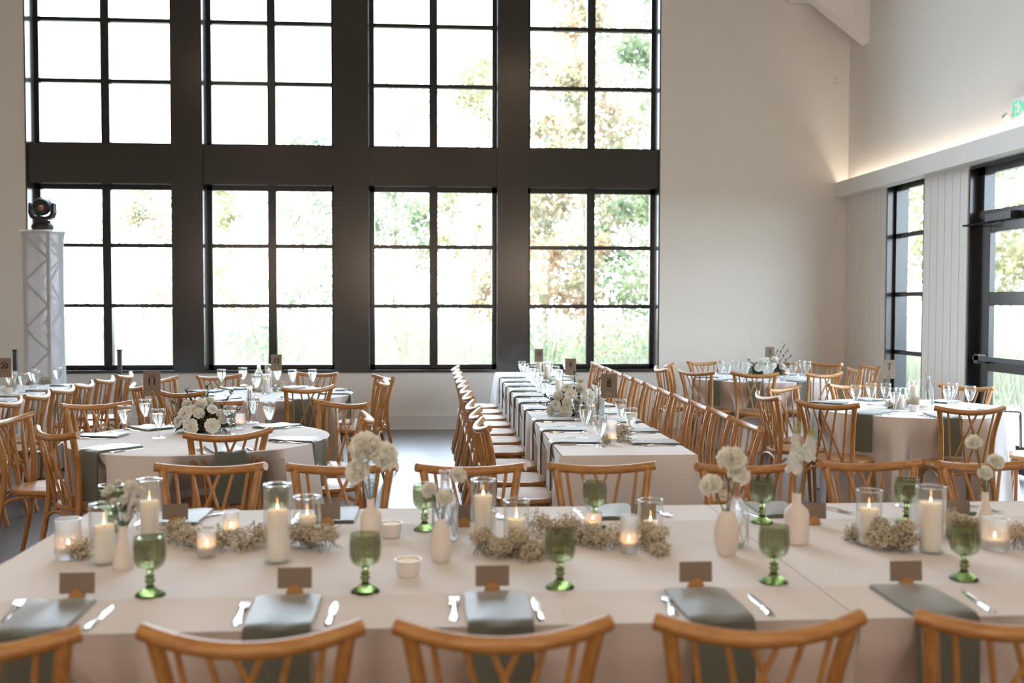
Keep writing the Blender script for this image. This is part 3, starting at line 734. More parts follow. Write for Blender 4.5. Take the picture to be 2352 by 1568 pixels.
for i in range(5):
    a, b = uz(*fk[i][0]), uz(*fk[i][1])
    put('fork', make_fork, (a.x, a.y, .7605), math.atan2(-(b.x - a.x), b.y - a.y), 'silver fork at the %s of the foreground table' % nd[i], 'fork', 'silver forks')
    a, b = uz(*kn[i][0]), uz(*kn[i][1])
    put('knife', make_knife, (a.x, a.y, .7605), math.atan2(-(b.x - a.x), b.y - a.y), 'silver knife at the %s of the foreground table' % nd[i], 'knife', 'silver knives')
# green goblets
for i, (p, d) in enumerate(zip(((345, 1368), (839, 1360), (1286, 1350), (1777, 1337), (2214, 1331)), nd)):
    q = uz(*p); put('green_goblet', make_green, (q.x, q.y, .7605), 0, 'ribbed green glass goblet beyond the %s of the foreground table' % d, 'goblet', 'green goblets')
for i, (p, d) in enumerate(zip(((256, 1219), (637, 1216), (975, 1215), (1366, 1209), (1750, 1199), (2082, 1199)), ('behind the glowing pillar candle at the left end', 'behind the tall pillar candle left of centre', 'left of the clear crystal carafe', 'behind the ribbed votive right of centre', 'between the two white vases right of centre', 'behind the tall pillar candle on the right'))):
    q = uz(*p); put('green_goblet', make_green, (q.x, q.y, .759), 0, 'green goblet at the far side, ' + d, 'goblet', 'green goblets')
# far settings
fcards = [(402, 1206), (752, 1206), (1065, 1208), (1478, 1206), (1869, 1204), (2200, 1196)]
fdesc = ['first far place from left', 'second far place from left', 'third far place from left', 'fourth far place from left', 'fifth far place from left', 'sixth far place from left']
fnap = [430, 770, 1075, 1410, 1795, 2190]
for i in range(6):
    d = fdesc[i] + ' of the foreground table'
    q = uz(*fcards[i]); put('place_card', make_card, (q.x, q.y, .759), 0, 'taupe name card at the ' + d, 'place card', 'taupe name cards')
    x = uz(fnap[i], 1180).x
    put('napkin', make_napkin, (x, HY1 - .004, .7585), PI, 'sage green napkin lying at the ' + d, 'napkin', 'sage green napkins')
    if i < 5 or True:
        fx = (uz(495, 1195).x, uz(815, 1192).x, uz(1140, 1192).x, uz(1512, 1190).x, uz(1905, 1182).x, uz(2262, 1180).x)[i]
        put('fork', make_fork, (fx, HY1 - .05, .7585), PI + (-.5, -.35, .1, .25, .5, .4)[i], 'silver fork at the ' + d, 'fork', 'silver forks')
        kx = x - .14; put('knife', make_knife, (kx, HY1 - .05, .7585), PI + (.0, .0, .1, .1, .2, .2)[i], 'silver knife at the ' + d, 'knife', 'silver knives')
# pillar candles in glass cylinders : (base px, candle height, radius, cylinder height, cylinder radius)
PC = [((240, 1293), .115, .031, .185, .045, 'glowing short pillar candle beside the cone-necked vase'),
      ((344, 1236), .125, .031, .205, .043, 'pillar candle behind the leftmost near goblet'),
      ((638, 1290), .160, .031, .245, .043, 'tall pillar candle in the left garland'),
      ((706, 1252), .095, .029, .165, .045, 'short pillar candle at the right of the left garland'),
      ((1110, 1245), .155, .031, .215, .043, 'tall pillar candle at the left end of the middle garland'),
      ((1186, 1262), .098, .030, .165, .043, 'short pillar candle in the middle garland'),
      ((1494, 1236), .055, .026, .135, .044, 'low candle at the right end of the middle garland'),
      ((1995, 1250), .118, .031, .185, .042, 'pillar candle at the left end of the right garland'),
      ((2136, 1267), .158, .034, .215, .047, 'tall pillar candle in the right garland')]
for i, (p, h, r_, ch, crr, d) in enumerate(PC):
    q = uz(*p, .76); z = .7605
    put('pillar%d' % i, make_pillar(h, r_), (q.x, q.y, z + .0055), 0, 'white ' + d, 'candle', 'lit pillar candles on the foreground table')
    put('cyl%d' % i, make_cyl(ch, crr), (q.x, q.y, z), 0, 'glass cylinder round the ' + d, 'glass cylinder', 'glass candle cylinders on the foreground table')
VT = [((157, 1281), .125, .039, True, 'wide ribbed votive glass at the left end of the foreground table'),
      ((475, 1280), .085, .029, True, 'low ribbed votive glass in the left garland'),
      ((531, 1238), .098, .026, True, 'tall narrow frosted votive glass behind the left garland'),
      ((1361, 1222), .072, .033, True, 'wide frosted votive glass behind the middle garland'),
      ((1444, 1270), .125, .028, True, 'tall ribbed votive glass in the middle garland'),
      ((2105, 1222), .098, .026, False, 'pale frosted votive glass behind the tall candle on the right'),
      ((2284, 1262), .105, .043, True, 'wide glowing ribbed votive glass in the right garland')]
for i, (p, h, r_, lit, d) in enumerate(VT):
    q = uz(*p); put('votive%d' % i, make_votive(h, r_, lit), (q.x, q.y, .7605), 0, d, 'votive candle', 'ribbed votives on the foreground table')
for p, d in (((898, 1232), 'small white ramekin of butter beside the bottle vase'), ((937, 1321), 'small white ramekin of butter in front of the teardrop vase')):
    q = uz(*p); put('ramekin', make_ramekin, (q.x, q.y, .7605), 0, d, 'ramekin', 'butter ramekins')
q = uz(1022, 1236); put('carafe_a', make_bottle(.235, .044), (q.x, q.y, .7605), 0, 'clear cut-glass carafe behind the teardrop vase', 'carafe')
q = uz(1690, 1252); put('carafe_b', make_bottle(.215, .040), (q.x, q.y, .7605), .4, 'clear cut-glass carafe behind the oval vase', 'carafe')
# vases
V1 = [(0, 0), (.029, 0), (.031, .004), (.030, .02), (.022, .06), (.014, .092), (.0115, .115), (.012, .132), (.009, .132), (.009, .11), (.018, .06), (.026, .01), (0, .008)]
V2 = [(0, 0), (.031, 0), (.034, .004), (.034, .080), (.031, .092), (.018, .105), (.0125, .112), (.012, .138), (.009, .138), (.009, .11), (.028, .088), (.030, .01), (0, .008)]
V3 = [(0, 0), (.022, 0), (.027, .006), (.034, .028), (.035, .045), (.031, .070), (.021, .100), (.012, .120), (.009, .128), (.006, .128), (.018, .098), (.031, .05), (.02, .01), (0, .008)]
V4 = [(0, 0), (.022, 0), (.025, .003), (.034, .035), (.0365, .062), (.034, .090), (.026, .114), (.018, .126), (.016, .128), (.013, .128), (.022, .114), (.032, .062), (.02, .01), (0, .008)]
V6 = [(0, 0), (.040, 0), (.043, .004), (.040, .012), (.022, .060), (.012, .09), (.011, .125), (.008, .125), (.008, .09), (.018, .06), (.036, .012), (0, .008)]
def vase(prof, p, label, z=.7605, k=1.0):
    q = uz(*p); o = MB().lathe([(a * k, b * k) for a, b in prof], 36).build('bud_vase', ceramic_m, loc=(q.x, q.y, z)); tag(o, label, 'vase', 'cream ceramic bud vases'); return q, max(b for a, b in prof) * k + z
def flower(base, topz, hp, r, label, kind='peony', seed=0, lean=(0, -.3, 1), name='white_flower'):
    """hp = pixel of the bloom centre, taken at the depth of the vase"""
    d = ray(*hp); t = (base.y + .0) / d.y; c = Vector((0, 0, CAM_H)) + d * t
    r0 = empty(name, c[:])
    mb = MB()
    if kind == 'peony': bloom(mb, (0, 0, 0), r, Vector(lean), 5, .18, seed)
    else: ball_bloom(mb, (0, 0, 0), r, Vector(lean), seed)
    mb.build('petals', petal_m, r0)
    up = Vector(lean).normalized(); s0 = Vector((base.x, base.y, topz - .05)) - c; e = -up * r * .35
    mid = Vector((s0.x * .75, s0.y * .75, s0.z * .45))
    pts = [s0.lerp(mid, k / 6).lerp(mid.lerp(e, k / 6), k / 6) for k in range(7)]
    MB().tube(pts, .0022, 6).build('stem', stem_m, r0)
    cb = MB(); cb.lathe([(0, -.004), (.006, -.002), (.008, .006), (0, .006)], 8); o = cb.build('calyx', stem_m, r0); o.location = e
    lf = MB()
    for k in range(2): leaf(lf, pts[3 + k], (random.uniform(-1, 1), random.uniform(-1, 1), .6), .035, .010)
    lf.build('leaf', leaf_m, r0)
    tag(r0, label, 'flower', 'white flowers in the bud vases'); return r0
q, z = vase(V1, (283, 1306), 'cream cone-necked bud vase at the left end of the foreground table')
for i, (hp, r_) in enumerate((((252, 1122), .015), ((300, 1118), .021), ((322, 1126), .013), ((285, 1147), .014), ((262, 1152), .012), ((312, 1152), .012), ((293, 1187), .013), ((272, 1108), .009), ((240, 1135), .009), ((308, 1175), .008))):
    flower(q, z, hp, r_, ['small white bloom above the cone-necked vase, upper left', 'largest white bloom above the cone-necked vase', 'small white bloom above the cone-necked vase, upper right', 'small white bloom in the middle above the cone-necked vase', 'small white bloom left of middle above the cone-necked vase', 'small white bloom right of middle above the cone-necked vase', 'lowest white bloom just above the neck of the cone-necked vase', 'tiny topmost white bud above the cone-necked vase', 'tiny leftmost white bud above the cone-necked vase', 'tiny white bud low on the right above the cone-necked vase'][i], 'ball', 40 + i, (random.uniform(-.5, .5), -.6, 1), 'spray_flower')
q, z = vase(V2, (852, 1243), 'cream bottle-shaped bud vase holding three large white peonies', k=1.06)
flower(q, z, (838, 1030), .056, 'large white peony, upper left of the three in the bottle vase', 'ball', 1, (-.3, -.2, 1), 'peony')
flower(q, z, (876, 1048), .054, 'large white peony, right of the three in the bottle vase', 'ball', 2, (.5, -.3, 1), 'peony')
flower(q, z, (823, 1084), .043, 'white peony, lowest of the three in the bottle vase', 'ball', 3, (-.7, -.5, .8), 'peony')
q, z = vase(V3, (1012, 1289), 'cream teardrop bud vase with three white flowers', k=1.06)
flower(q, z, (1052, 1092), .026, 'white flower on the right above the teardrop vase', 'ball', 4, (.5, -.3, .8), 'ranunculus')
flower(q, z, (986, 1125), .025, 'white flower on the left above the teardrop vase', 'ball', 5, (-.5, -.3, .8), 'ranunculus')
flower(q, z, (1022, 1142), .027, 'white flower in the middle above the teardrop vase', 'ball', 6, (.1, -.5, .8), 'ranunculus')
q, z = vase(V4, (1668, 1275), 'cream oval bud vase with three ruffled white carnations', k=1.14)
flower(q, z, (1680, 1056), .046, 'large ruffled white carnation, topmost above the oval vase', 'ball', 7, (.0, -.2, 1), 'carnation')
flower(q, z, (1634, 1114), .036, 'ruffled white carnation, left above the oval vase', 'ball', 8, (-.6, -.3, .8), 'carnation')
flower(q, z, (1696, 1092), .035, 'ruffled white carnation, right and behind above the oval vase', 'ball', 9, (.5, .1, .8), 'carnation')
q5, z5 = vase(V2, (1829, 1246), 'cream bottle-shaped bud vase holding two spikes of white delphinium', k=1.22)
def spike(base, topz, p0, p1, label, seed):
    rg = random.Random(seed); P = []
    for hp in (p0, p1):
        d = ray(*hp); P.append(Vector((0, 0, CAM_H)) + d * (base.y / d.y))
    b0 = Vector((base.x, base.y, topz - .05)); r0 = empty('delphinium_stem', b0[:]); a, e = P[0] - b0, P[1] - b0
    MB().tube([(0, 0, 0), a, a.lerp(e, .5), e], [.0022, .002, .0018, .001], 6).build('stem', stem_m, r0)
    fl = MB(); bd = MB(); N = 60
    for k in range(N):
        t = k / N; c = a.lerp(e, t); th = k * 2.4; rr = .029 * (1 - t * .75)
        d = Vector((math.cos(th), math.sin(th), .25)); pc = c + d * rr * rg.uniform(.7, 1.1)
        if t < .72: bloom(fl, pc, .0140 * (1.1 - .5 * t), d, 2, .2, seed * 50 + k, 1.3)
        else:
            s_ = .0062 * (1.5 - t); bd.inst(ICO_V, ICO_F, [(np.diag([s_, s_, s_ * 1.5]), pc)])
    fl.build('florets', petal_m, r0); bd.build('buds', mat('green_bud', (.42, .46, .22), .6), r0)
    tag(r0, label, 'flower', 'white flowers in the bud vases')
spike(q5, z5, (1822, 1085), (1832, 965), 'tall spike of white delphinium with green tip, left in the bottle vase', 21)
spike(q5, z5, (1852, 1055), (1868, 985), 'shorter spike of white delphinium, right in the bottle vase', 22)
q, z = vase(V6, (2262, 1212), 'cream flask-shaped bud vase with long neck at the right', k=1.05)
flower(q, z, (2237, 1016), .028, 'round white ranunculus, topmost above the flask vase', 'ball', 10, (-.2, -.3, 1), 'ranunculus')
flower(q, z, (2286, 1061), .030, 'round white ranunculus, right above the flask vase', 'ball', 11, (.5, -.2, .9), 'ranunculus')
flower(q, z, (2263, 1086), .026, 'round white ranunculus, lowest above the flask vase', 'ball', 12, (-.1, -.5, .8), 'ranunculus')
# baby's breath garlands
def garland(pxs, rad, n, label, seed, h=.06, z=.7605, split=1):
    rad *= 1.25; n = int(n * 1.35); h *= 1.15
    pts = [uz(*p)[:2] for p in pxs]; r0 = empty('babys_breath_garland', (pts[0][0], pts[0][1], z))
    a, b = MB(), MB(); breath(a, b, [(p[0] - pts[0][0], p[1] - pts[0][1]) for p in pts], rad, n, seed, h)
    a.build('blossoms', breath_m, r0); b.build('stems', breathstem_m, r0)
    return tag(r0, label, 'garland', 'garlands of dried white blossom')
garland([(172, 1283), (212, 1280)], .022, 260, "small clump of baby's breath beside the leftmost votive", 1, .04)
garland([(385, 1238), (440, 1258), (520, 1262), (570, 1262), (620, 1250)], .030, 1500, "garland of baby's breath left of the tall candle in the left centrepiece", 2, .048)
garland([(672, 1252), (730, 1262), (772, 1258)], .030, 1000, "clump of baby's breath around the short candle of the left centrepiece", 3, .052)
garland([(1100, 1280), (1150, 1275), (1215, 1285), (1270, 1282)], .030, 1700, "thick clump of baby's breath at the left of the middle centrepiece", 4, .055)
garland([(1220, 1232), (1290, 1228), (1340, 1250), (1400, 1262), (1440, 1262)], .030, 1500, "garland of baby's breath behind the middle goblet", 5, .052)
garland([(1478, 1255), (1510, 1272), (1530, 1278)], .026, 900, "clump of baby's breath at the right end of the middle centrepiece", 6, .060)
garland([(1950, 1240), (1975, 1243)], .016, 160, "small sprig of baby's breath left of the right centrepiece", 7, .03)
garland([(2010, 1258), (2050, 1268), (2095, 1262)], .032, 1700, "thick clump of baby's breath left of the tall candle on the right", 8, .070)
garland([(2175, 1240), (2200, 1225), (2240, 1235)], .030, 1000, "clump of baby's breath right of the tall candle on the right", 9, .055)
garland([(2325, 1262), (2352, 1258), (2400, 1255)], .028, 900, "clump of baby's breath at the right picture edge", 10, .055)

# ================================================================== long table in the middle
LX0, LX1 = .645, 1.375
lc = []
n0 = len(CHAIRS)
LY = [5.95, 6.52, 7.08, 7.80, 8.35, 8.90, 9.45, 10.0, 10.55, 11.15]
for i, y in enumerate(LY): chair(.262 - .008 * i, y, -PI / 2 + (.04, -.03, .05, 0, .03, -.02, .03, 0, .04, -.03)[i], 'oak chair on the left side of the long centre table, ' + far_word(i, 10, 'from the camera'), G_CH)
RY = [5.86, 6.42, 6.96, 7.47, 8.04, 8.53, 9.09, 9.65, 10.2, 10.75, 11.27, 11.8]
for i, y in enumerate(RY): chair(1.785, y, PI / 2 + (.05, -.02, .02, .03, 0, .02, -.03, 0, .02, 0, .03, 0)[i], 'oak chair on the right side of the long centre table, ' + far_word(i, 12, 'from the camera'), G_CH)
lc = CHAIRS[n0:]
LB = [5.40, 7.67, 9.87, 12.05]
rect_cloth(LX0, LX1, LB[0], LB[1], 'white cloth on the nearest third of the long centre table', lc, 21, (1, 1, 0, 1), .760)
rect_cloth(LX0 + .004, LX1 - .004, LB[1] - .02, LB[2], 'white cloth on the middle third of the long centre table', lc, 22, (0, 1, 0, 1), .757)
rect_cloth(LX0, LX1, LB[2] - .02, LB[3], 'white cloth on the farthest third of the long centre table', lc, 23, (0, 1, 1, 1), .760)
for i, y in enumerate(LY): setting(LX0 + .003, y - .02, -PI / 2, '%s place on the left of the long centre table' % ORD[i])
for i, y in enumerate(RY[:11]): setting(LX1 - .003, y + .0, PI / 2, '%s place on the right of the long centre table' % ORD[i])
def goblet_px(pts, where, z=.7605):
    pts = sorted(pts, key=lambda p: p[0]); 
    for i, p in enumerate(pts):
        q = uz(*p); put('water_goblet', make_goblet, (q.x, q.y, z), 0, 'water goblet on %s, %s from the left' % (where, fo_[i] if i < 7 else 'eighth'), 'goblet', 'stemmed water goblets', (1.14, 1.14, 1.04))
goblet_px([(1325, 966), (1344, 994), (1377, 1026), (1426, 978), (1449, 1003)], 'the near end of the long centre table')
goblet_px([(1251, 921), (1199, 866), (1206, 872), (1222, 879), (1229, 888), (1238, 900)], 'the long table left beyond the flowers')
goblet_px([(1262, 868), (1276, 880), (1283, 890), (1300, 862)], 'the long table right beyond the flowers')
# ================================================================== round tables
def round_table(cx_, cy_, r, name, chairs, seed, setting_dirs=None, flip=()):
    """chairs: list of (x,y of rail mid, description, twist)"""
    n0 = len(CHAIRS); near = []
    for (q, d, tw, *sa) in chairs:
        face = math.atan2(-(cx_ - q.x), cy_ - q.y) + tw
        chair(q.x, q.y, face, 'oak chair at %s, %s' % (name, d), G_CH)
        near.append((math.atan2(sa[0][0], -sa[0][1]) if sa else face - tw, d))
    round_cloth(cx_, cy_, r, 'round white tablecloth on ' + name, CHAIRS[n0:], seed)
    for (f, d) in near:
        # edge point opposite the sitter's facing direction
        ex_, ey_ = cx_ + math.sin(f) * (r - .004), cy_ - math.cos(f) * (r - .004)
        setting(ex_, ey_, f, 'place %s at %s' % (d, name))
def mid(a, b, z=.868): return uz((a[0] + b[0]) / 2, (a[1] + b[1]) / 2, z)
N11 = 'round table 11'
round_table(-1.445, 6.28, .76, N11, [
    (mid((427, 996), (620, 989)), 'in front, back to the camera', .02), (mid((72, 986), (190, 994)), 'on the near left', .10, (-.45, -.60)), (mid((4, 968), (58, 951)), 'farthest left near the picture edge', .0),
    (mid((160, 935), (288, 921)), 'on the far left', -.25), (Vector((-1.55, 7.46, 0)), 'behind the flowers', 0), (mid((741, 919), (825, 932)), 'on the far right', .1), (mid((796, 962), (867, 952)), 'on the right', .0, (.72, -.22))], 31)
N12 = 'round table 12'
round_table(-1.56, 9.30, .76, N12, [
    (mid((650, 893), (765, 887)), 'in front right, back to the camera', 0), (Vector((-2.05, 8.25, 0)), 'in front left, hidden behind flowers', 0), (mid((300, 887), (340, 885)), 'on the near left behind card 11', 0), (mid((350, 876), (399, 864)), 'on the far left', 0),
    (mid((463, 867), (548, 860)), 'behind, left of the glasses', 0), (mid((681, 857), (770, 857)), 'behind, right of the glasses', 0), (mid((860, 863), (898, 868)), 'on the far right', 0), (mid((849, 880), (901, 873)), 'on the right', 0)], 32)
N3 = 'round table 3'
round_table(3.51, 11.10, .76, N3, [
    (mid((1682, 857), (1785, 857)), 'in front, back to the camera', 0), (mid((1560, 850), (1640, 856)), 'in front on the left', 0), (mid((1848, 858), (1936, 857)), 'in front on the right', 0), (mid((1507, 848), (1535, 842)), 'farthest left', 0),
    (Vector((3.18, 12.15, 0)), 'behind on the left', 0), (Vector((4.12, 12.15, 0)), 'behind the flowers', 0), (Vector((4.55, 11.85, 0)), 'behind on the right', 0)], 33)
chair(2.66, 11.68, -1.9, 'oak chair standing behind the farthest left chair of the back right round table', G_CH)
chair(4.45, 10.75, 1.45, 'oak chair right of the back right round table, near the shiplap wall', G_CH)
chair(4.86, 11.30, 1.60, 'oak chair against the boarded wall behind another chair', G_CH)
N1 = 'round table 1'
round_table(3.68, 7.78, .77, N1, [
    (mid((2147, 935), (2305, 938)), 'in front, back to the camera', .0), (mid((1838, 918), (1964, 933)), 'in front on the left', .12, (-.60, -.50)), (mid((1743, 912), (1788, 902)), 'farthest left', 0),
    (mid((1765, 893), (1838, 889)), 'behind on the left', -.3), (mid((1906, 884), (2016, 884)), 'behind beside the number card', 0), (mid((2156, 886), (2281, 888)), 'behind on the right by the door', 0), (Vector((4.62, 7.15, 0)), 'on the right at the picture edge', 0, (.66, -.33))], 34)
goblet_px([(287, 996), (335, 978), (365, 1006), (529, 997), (581, 971), (619, 986)], N11)
goblet_px([(509, 890), (558, 885), (589, 906), (637, 886), (672, 891), (718, 890)], N12)
goblet_px([(1655, 865), (1671, 869), (1690, 862), (1713, 870), (1770, 873), (1823, 868), (1843, 863), (1854, 866)], N3)
goblet_px([(1965, 935), (2000, 929), (2034, 930), (2055, 945), (2178, 938), (2188, 929), (2228, 938)], N1)
# ================================================================== long table on the left (number 20)
n0 = len(CHAIRS)
TY = [7.02, 7.55, 8.08, 8.60, 9.1, 9.66, 10.25]
for i, y in enumerate(TY): chair(-3.10, y, PI / 2 + (.0, .03, .02, -.02, .03, .0, .02)[i], 'oak chair at long table 20, ' + far_word(i, 7, 'from the camera'), G_CH)
rect_cloth(-4.25, -3.5, 5.5, 10.42, 'white cloth on long table 20', CHAIRS[n0:], 41, (1, 1, 1, 1), .76)
for i, y in enumerate(TY): setting(-3.503, y, PI / 2, '%s place of long table 20' % ORD[i])
goblet_px([(53, 901), (83, 894), (75, 889), (24, 900), (2, 897), (133, 884)], 'long table 20')

# ================================================================== centrepieces on the other tables
def number_card(txt, p, z_, label, rz=0.0, k=1.0):
    """p = pixel of the card's centre; d = table depth"""
    q = uz(p[0], p[1]); o = make_number(txt); o.location = (q.x, q.y, z_); o.rotation_euler = (0, 0, rz); o.scale = (k,) * 3
    tag(o, label, 'table number')
def at_depth(px, Y, z=.7605):
    d = ray(px, 700); t = Y / d.y; return Vector((d.x * t, Y, z))
def numc(txt, px, Y, label, rz=0.0, k=1.0, dz=0):
    q = at_depth(px, Y); o = make_number(txt); o.location = (q.x, q.y, .7605 + dz); o.rotation_euler = (0, 0, rz); o.scale = (k,) * 3; tag(o, label, 'table number', 'taupe table number cards')
numc('8', 1400, 6.55, 'taupe table number card 8 at the near end of the long centre table', 0, 1.0)
numc('9', 1311, 8.9, 'taupe table number card 9 above the flowers on the long centre table', 0, .92)
numc('10', 1238, 11.0, 'taupe table number card 10 at the far end of the long centre table', 0, .9)
numc('11', 347, 6.75, 'taupe table number card 11 on the left foreground round table', .05, 1.03)
numc('12', 634, 9.5, 'taupe table number card 12 on the back left round table', 0, .95)
numc('20', 8, 8.6, 'taupe table number card 20 on the long left table', 0, 1.0)
numc('3', 1769, 11.0, 'taupe table number card 3 on the back right round table', 0, .95)
numc('1', 2045, 8.2, 'taupe table number card 1 on the right round table', 0, .98)

def arrangement(c, k, label, seed, roses, w_=1.0, tall=None):
    rg = random.Random(seed); r0 = empty('flower_arrangement', c[:])
    MB().lathe([(0, 0), (.055, 0), (.065, .01), (.075, .06), (.07, .062), (.06, .012), (0, .01)], 24).build('low_bowl', mat('bowl_dark', (.06, .05, .04), .5), r0)
    fo = MB()
    for i in range(900):
        th = rg.uniform(0, 2 * PI); el = rg.uniform(-.15, 1.35); R = k * rg.uniform(.40, .86)
        p = Vector((math.cos(th) * math.cos(el) * R * w_, math.sin(th) * math.cos(el) * R * .85, max(.02, .04 + math.sin(el) * R * .80)))
        d = Vector((math.cos(th), math.sin(th), rg.uniform(-.3, .9))); leaf(fo, p, d, rg.uniform(.03, .055), rg.uniform(.018, .032))
    fo.build('foliage', leaf_m, r0)
    br, bs = MB(), MB(); items = []
    for i in range(2600):
        th = rg.uniform(0, 2 * PI); el = rg.uniform(-.1, 1.4); R = k * rg.uniform(.6, .98); s_ = rg.uniform(.0025, .0045)
        items.append((np.diag([s_] * 3), (math.cos(th) * math.cos(el) * R * w_, math.sin(th) * math.cos(el) * R * .85, max(.01, .04 + math.sin(el) * R * .82))))
    br.inst(OCT_V, OCT_F, items); br.build('dried_filler', mat('dried_filler', (.34, .28, .19), .8, var=(40, .5, (1, 1, 1))), r0)
    for i, (x, z, r_, kind) in enumerate(roses):
        y = -math.sqrt(max(.05, 1 - (x / w_) ** 2 - (max(0, z - .15)) ** 2)) * .85
        p = Vector((x * k * 1.04, y * k * 1.04, .03 + z * k * .85)); d = Vector((x, y - .3, z * .8))
        mb = MB()
        if kind == 'r': bloom(mb, (0, 0, 0), r_, d, 6, .03, seed * 20 + i, .80)
        else: ball_bloom(mb, (0, 0, 0), r_, d, seed * 20 + i)
        o = mb.build('rose' if kind == 'r' else 'carnation', petal_m, r0, loc=p[:])
        if kind == 'r':
            h = MB(); u = d.normalized(); h.inst(ICO_V, ICO_F, [(np.diag([r_ * .13] * 3), (0, 0, 0))]); h.build('rose_heart', petal2_m, o, loc=(u * r_ * .15)[:])
    # back blooms
    for i in range(5):
        th = PI * (.15 + .7 * i / 4); mb = MB(); d = Vector((math.cos(th), math.sin(th), .6)); bloom(mb, (0, 0, 0), .03, d, 4, .08, seed * 30 + i, .85)
        mb.build('rose', petal_m, r0, loc=(math.cos(th) * k * .75 * w_, math.sin(th) * k * .7, .06 + k * .35))
    sm = MB(); lv = MB(); fl = []
    for (a, b, c_) in (tall or []):
        e = Vector((a, b, c_)); sm.tube([(a * .3, b * .3, .05), e * .7, e], .0018, 5, False)
        for j in range(18):
            t = .3 + .7 * j / 17; th = j * 2.4; leaf(lv, e * t, (math.cos(th), math.sin(th), 1.1), .034, .014)
    if tall: sm.build('sprig_stem', stem_m, r0); lv.build('sprig_leaves', leaf_m, r0)
    return tag(r0, label, 'flower arrangement', 'low arrangements of white roses')
def big(L, f=1.22): return [(a, b, r_ * f, k_) for a, b, r_, k_ in L]
R11 = [(-.52, .62, .052, 'r'), (-.28, .14, .046, 'r'), (.42, .16, .045, 'r'), (.0, .98, .030, 'b'), (-.02, .64, .028, 'b'), (.38, .80, .030, 'r'), (-.22, .80, .033, 'r'), (-.75, .30, .036, 'r'), (.22, 1.08, .022, 'b'), (-.5, .95, .024, 'b'), (.72, .40, .026, 'b'), (.62, .62, .022, 'b')]
arrangement(at_depth(468, 6.54), .185, 'low arrangement of white roses and dark leaves on the left foreground round table', 1, big(R11), 1.05, [(.02, 0, .30), (.19, -.02, .27), (-.12, 0, .27), (-.20, -.05, .20), (.24, -.1, .15)])
R9 = [(.42, .70, .060, 'r'), (-.20, .78, .042, 'r'), (-.30, 1.05, .040, 'r'), (.15, 1.0, .034, 'b'), (.75, .95, .042, 'r'), (-.38, .12, .040, 'b'), (-.32, .46, .034, 'b'), (-.72, .35, .040, 'r'), (-.85, .10, .030, 'b'), (.2, 1.25, .026, 'b'), (.80, .45, .03, 'b'), (-.6, .7, .03, 'b')]
arrangement(at_depth(1320, 7.35), .205, 'low arrangement of white roses on the long centre table behind card 8', 2, big(R9), 1.0, [(.0, 0, .33), (.2, 0, .28), (-.28, -.1, .10), (-.24, -.1, .16)])
R3 = [(-.22, .42, .055, 'r'), (-.62, .55, .046, 'r'), (-.15, .98, .046, 'r'), (.25, .95, .040, 'b'), (-.45, .85, .036, 'b'), (.60, .60, .030, 'b'), (.1, .65, .03, 'b')]
arrangement(at_depth(1763, 11.05), .20, 'low arrangement of white roses on the back right round table', 3, big(R3), 1.1, [(.20, 0, .36), (.24, 0, .30), (.28, 0, .24), (-.22, 0, .2), (.12, 0, .3)])
def cp(kind, key, p, *a):
    q = uz(*p) if len(p) == 2 and p[1] > 750 else at_depth(*p); return q
def simple_pillar(p, h, r_, ch, crr, d):
    q = uz(*p); k = 'sp%.3f' % h
    put(k, make_pillar(h, r_), (q.x, q.y, .766), 0, 'white pillar candle ' + d, 'candle', 'pillar candles on the other tables')
    put('sc%.3f%.3f' % (ch, crr), make_cyl(ch, crr), (q.x, q.y, .7605), 0, 'glass cylinder of the candle ' + d, 'glass cylinder', 'glass cylinders on the other tables')
# table 11 extras
q = uz(415, 991); put('votn', make_votive(.115, .026), (q.x, q.y, .7605), 0, 'narrow ribbed votive glass left of the flowers on ' + N11, 'votive candle')
q = uz(551, 984); put('votw', make_votive(.095, .034), (q.x, q.y, .7605), 0, 'wide ribbed votive glass right of the flowers on ' + N11, 'votive candle')
q = uz(574, 972); put('carafe_c', make_bottle(.255, .045), (q.x, q.y, .7605), 0, 'clear cut-glass carafe right of the flowers on ' + N11, 'carafe')
# table 12 extras
simple_pillar((612, 903), .125, .028, .17, .040, 'in front of the number card on ' + N12)
simple_pillar((618, 887), .155, .028, .215, .040, 'left of the number card on ' + N12)
q = uz(595, 894); put('carafe_d', make_bottle(.255, .045), (q.x, q.y, .7605), .5, 'clear cut-glass carafe on ' + N12, 'carafe')
garland([(575, 898), (600, 901)], .03, 420, "clump of baby's breath left of the candles on " + N12, 61, .06)
garland([(632, 899), (648, 898)], .03, 420, "clump of baby's breath right of the candles on " + N12, 62, .07)
# long table extras
q = uz(1405, 1021); put('votn', make_votive(.125, .028), (q.x, q.y, .7605), 0, 'ribbed votive glass at the near end of the long centre table', 'votive candle')
garland([(1388, 1022), (1396, 1020)], .02, 160, "small sprig of baby's breath left of the votive on the long centre table", 63, .04)
garland([(1422, 1016), (1440, 1012)], .03, 700, "clump of baby's breath right of the votive on the long centre table", 64, .06)
q = uz(1372, 975); put('carafe_e', make_bottle(.255, .045), (q.x, q.y, .7605), .2, 'clear cut-glass carafe holding a sprig on the long centre table', 'carafe')
q = uz(1405, 992); put('vt2', make_votive(.075, .036), (q.x, q.y, .7605), 0, 'low votive glass under card 8 on the long centre table', 'votive candle')
simple_pillar((1256, 877), .16, .028, .215, .040, 'beyond the flowers, left on the long table')
simple_pillar((1238, 866), .17, .028, .235, .040, 'under card 10 on the long centre table')
simple_pillar((1283, 897), .095, .028, .19, .042, 'just behind the flowers on the long centre table')
simple_pillar((1360, 968), .10, .028, .21, .040, 'behind the flowers beside the carafe, long table')
garland([(1236, 875), (1262, 880)], .04, 400, "clump of baby's breath at the far end of the long centre table", 65, .05)
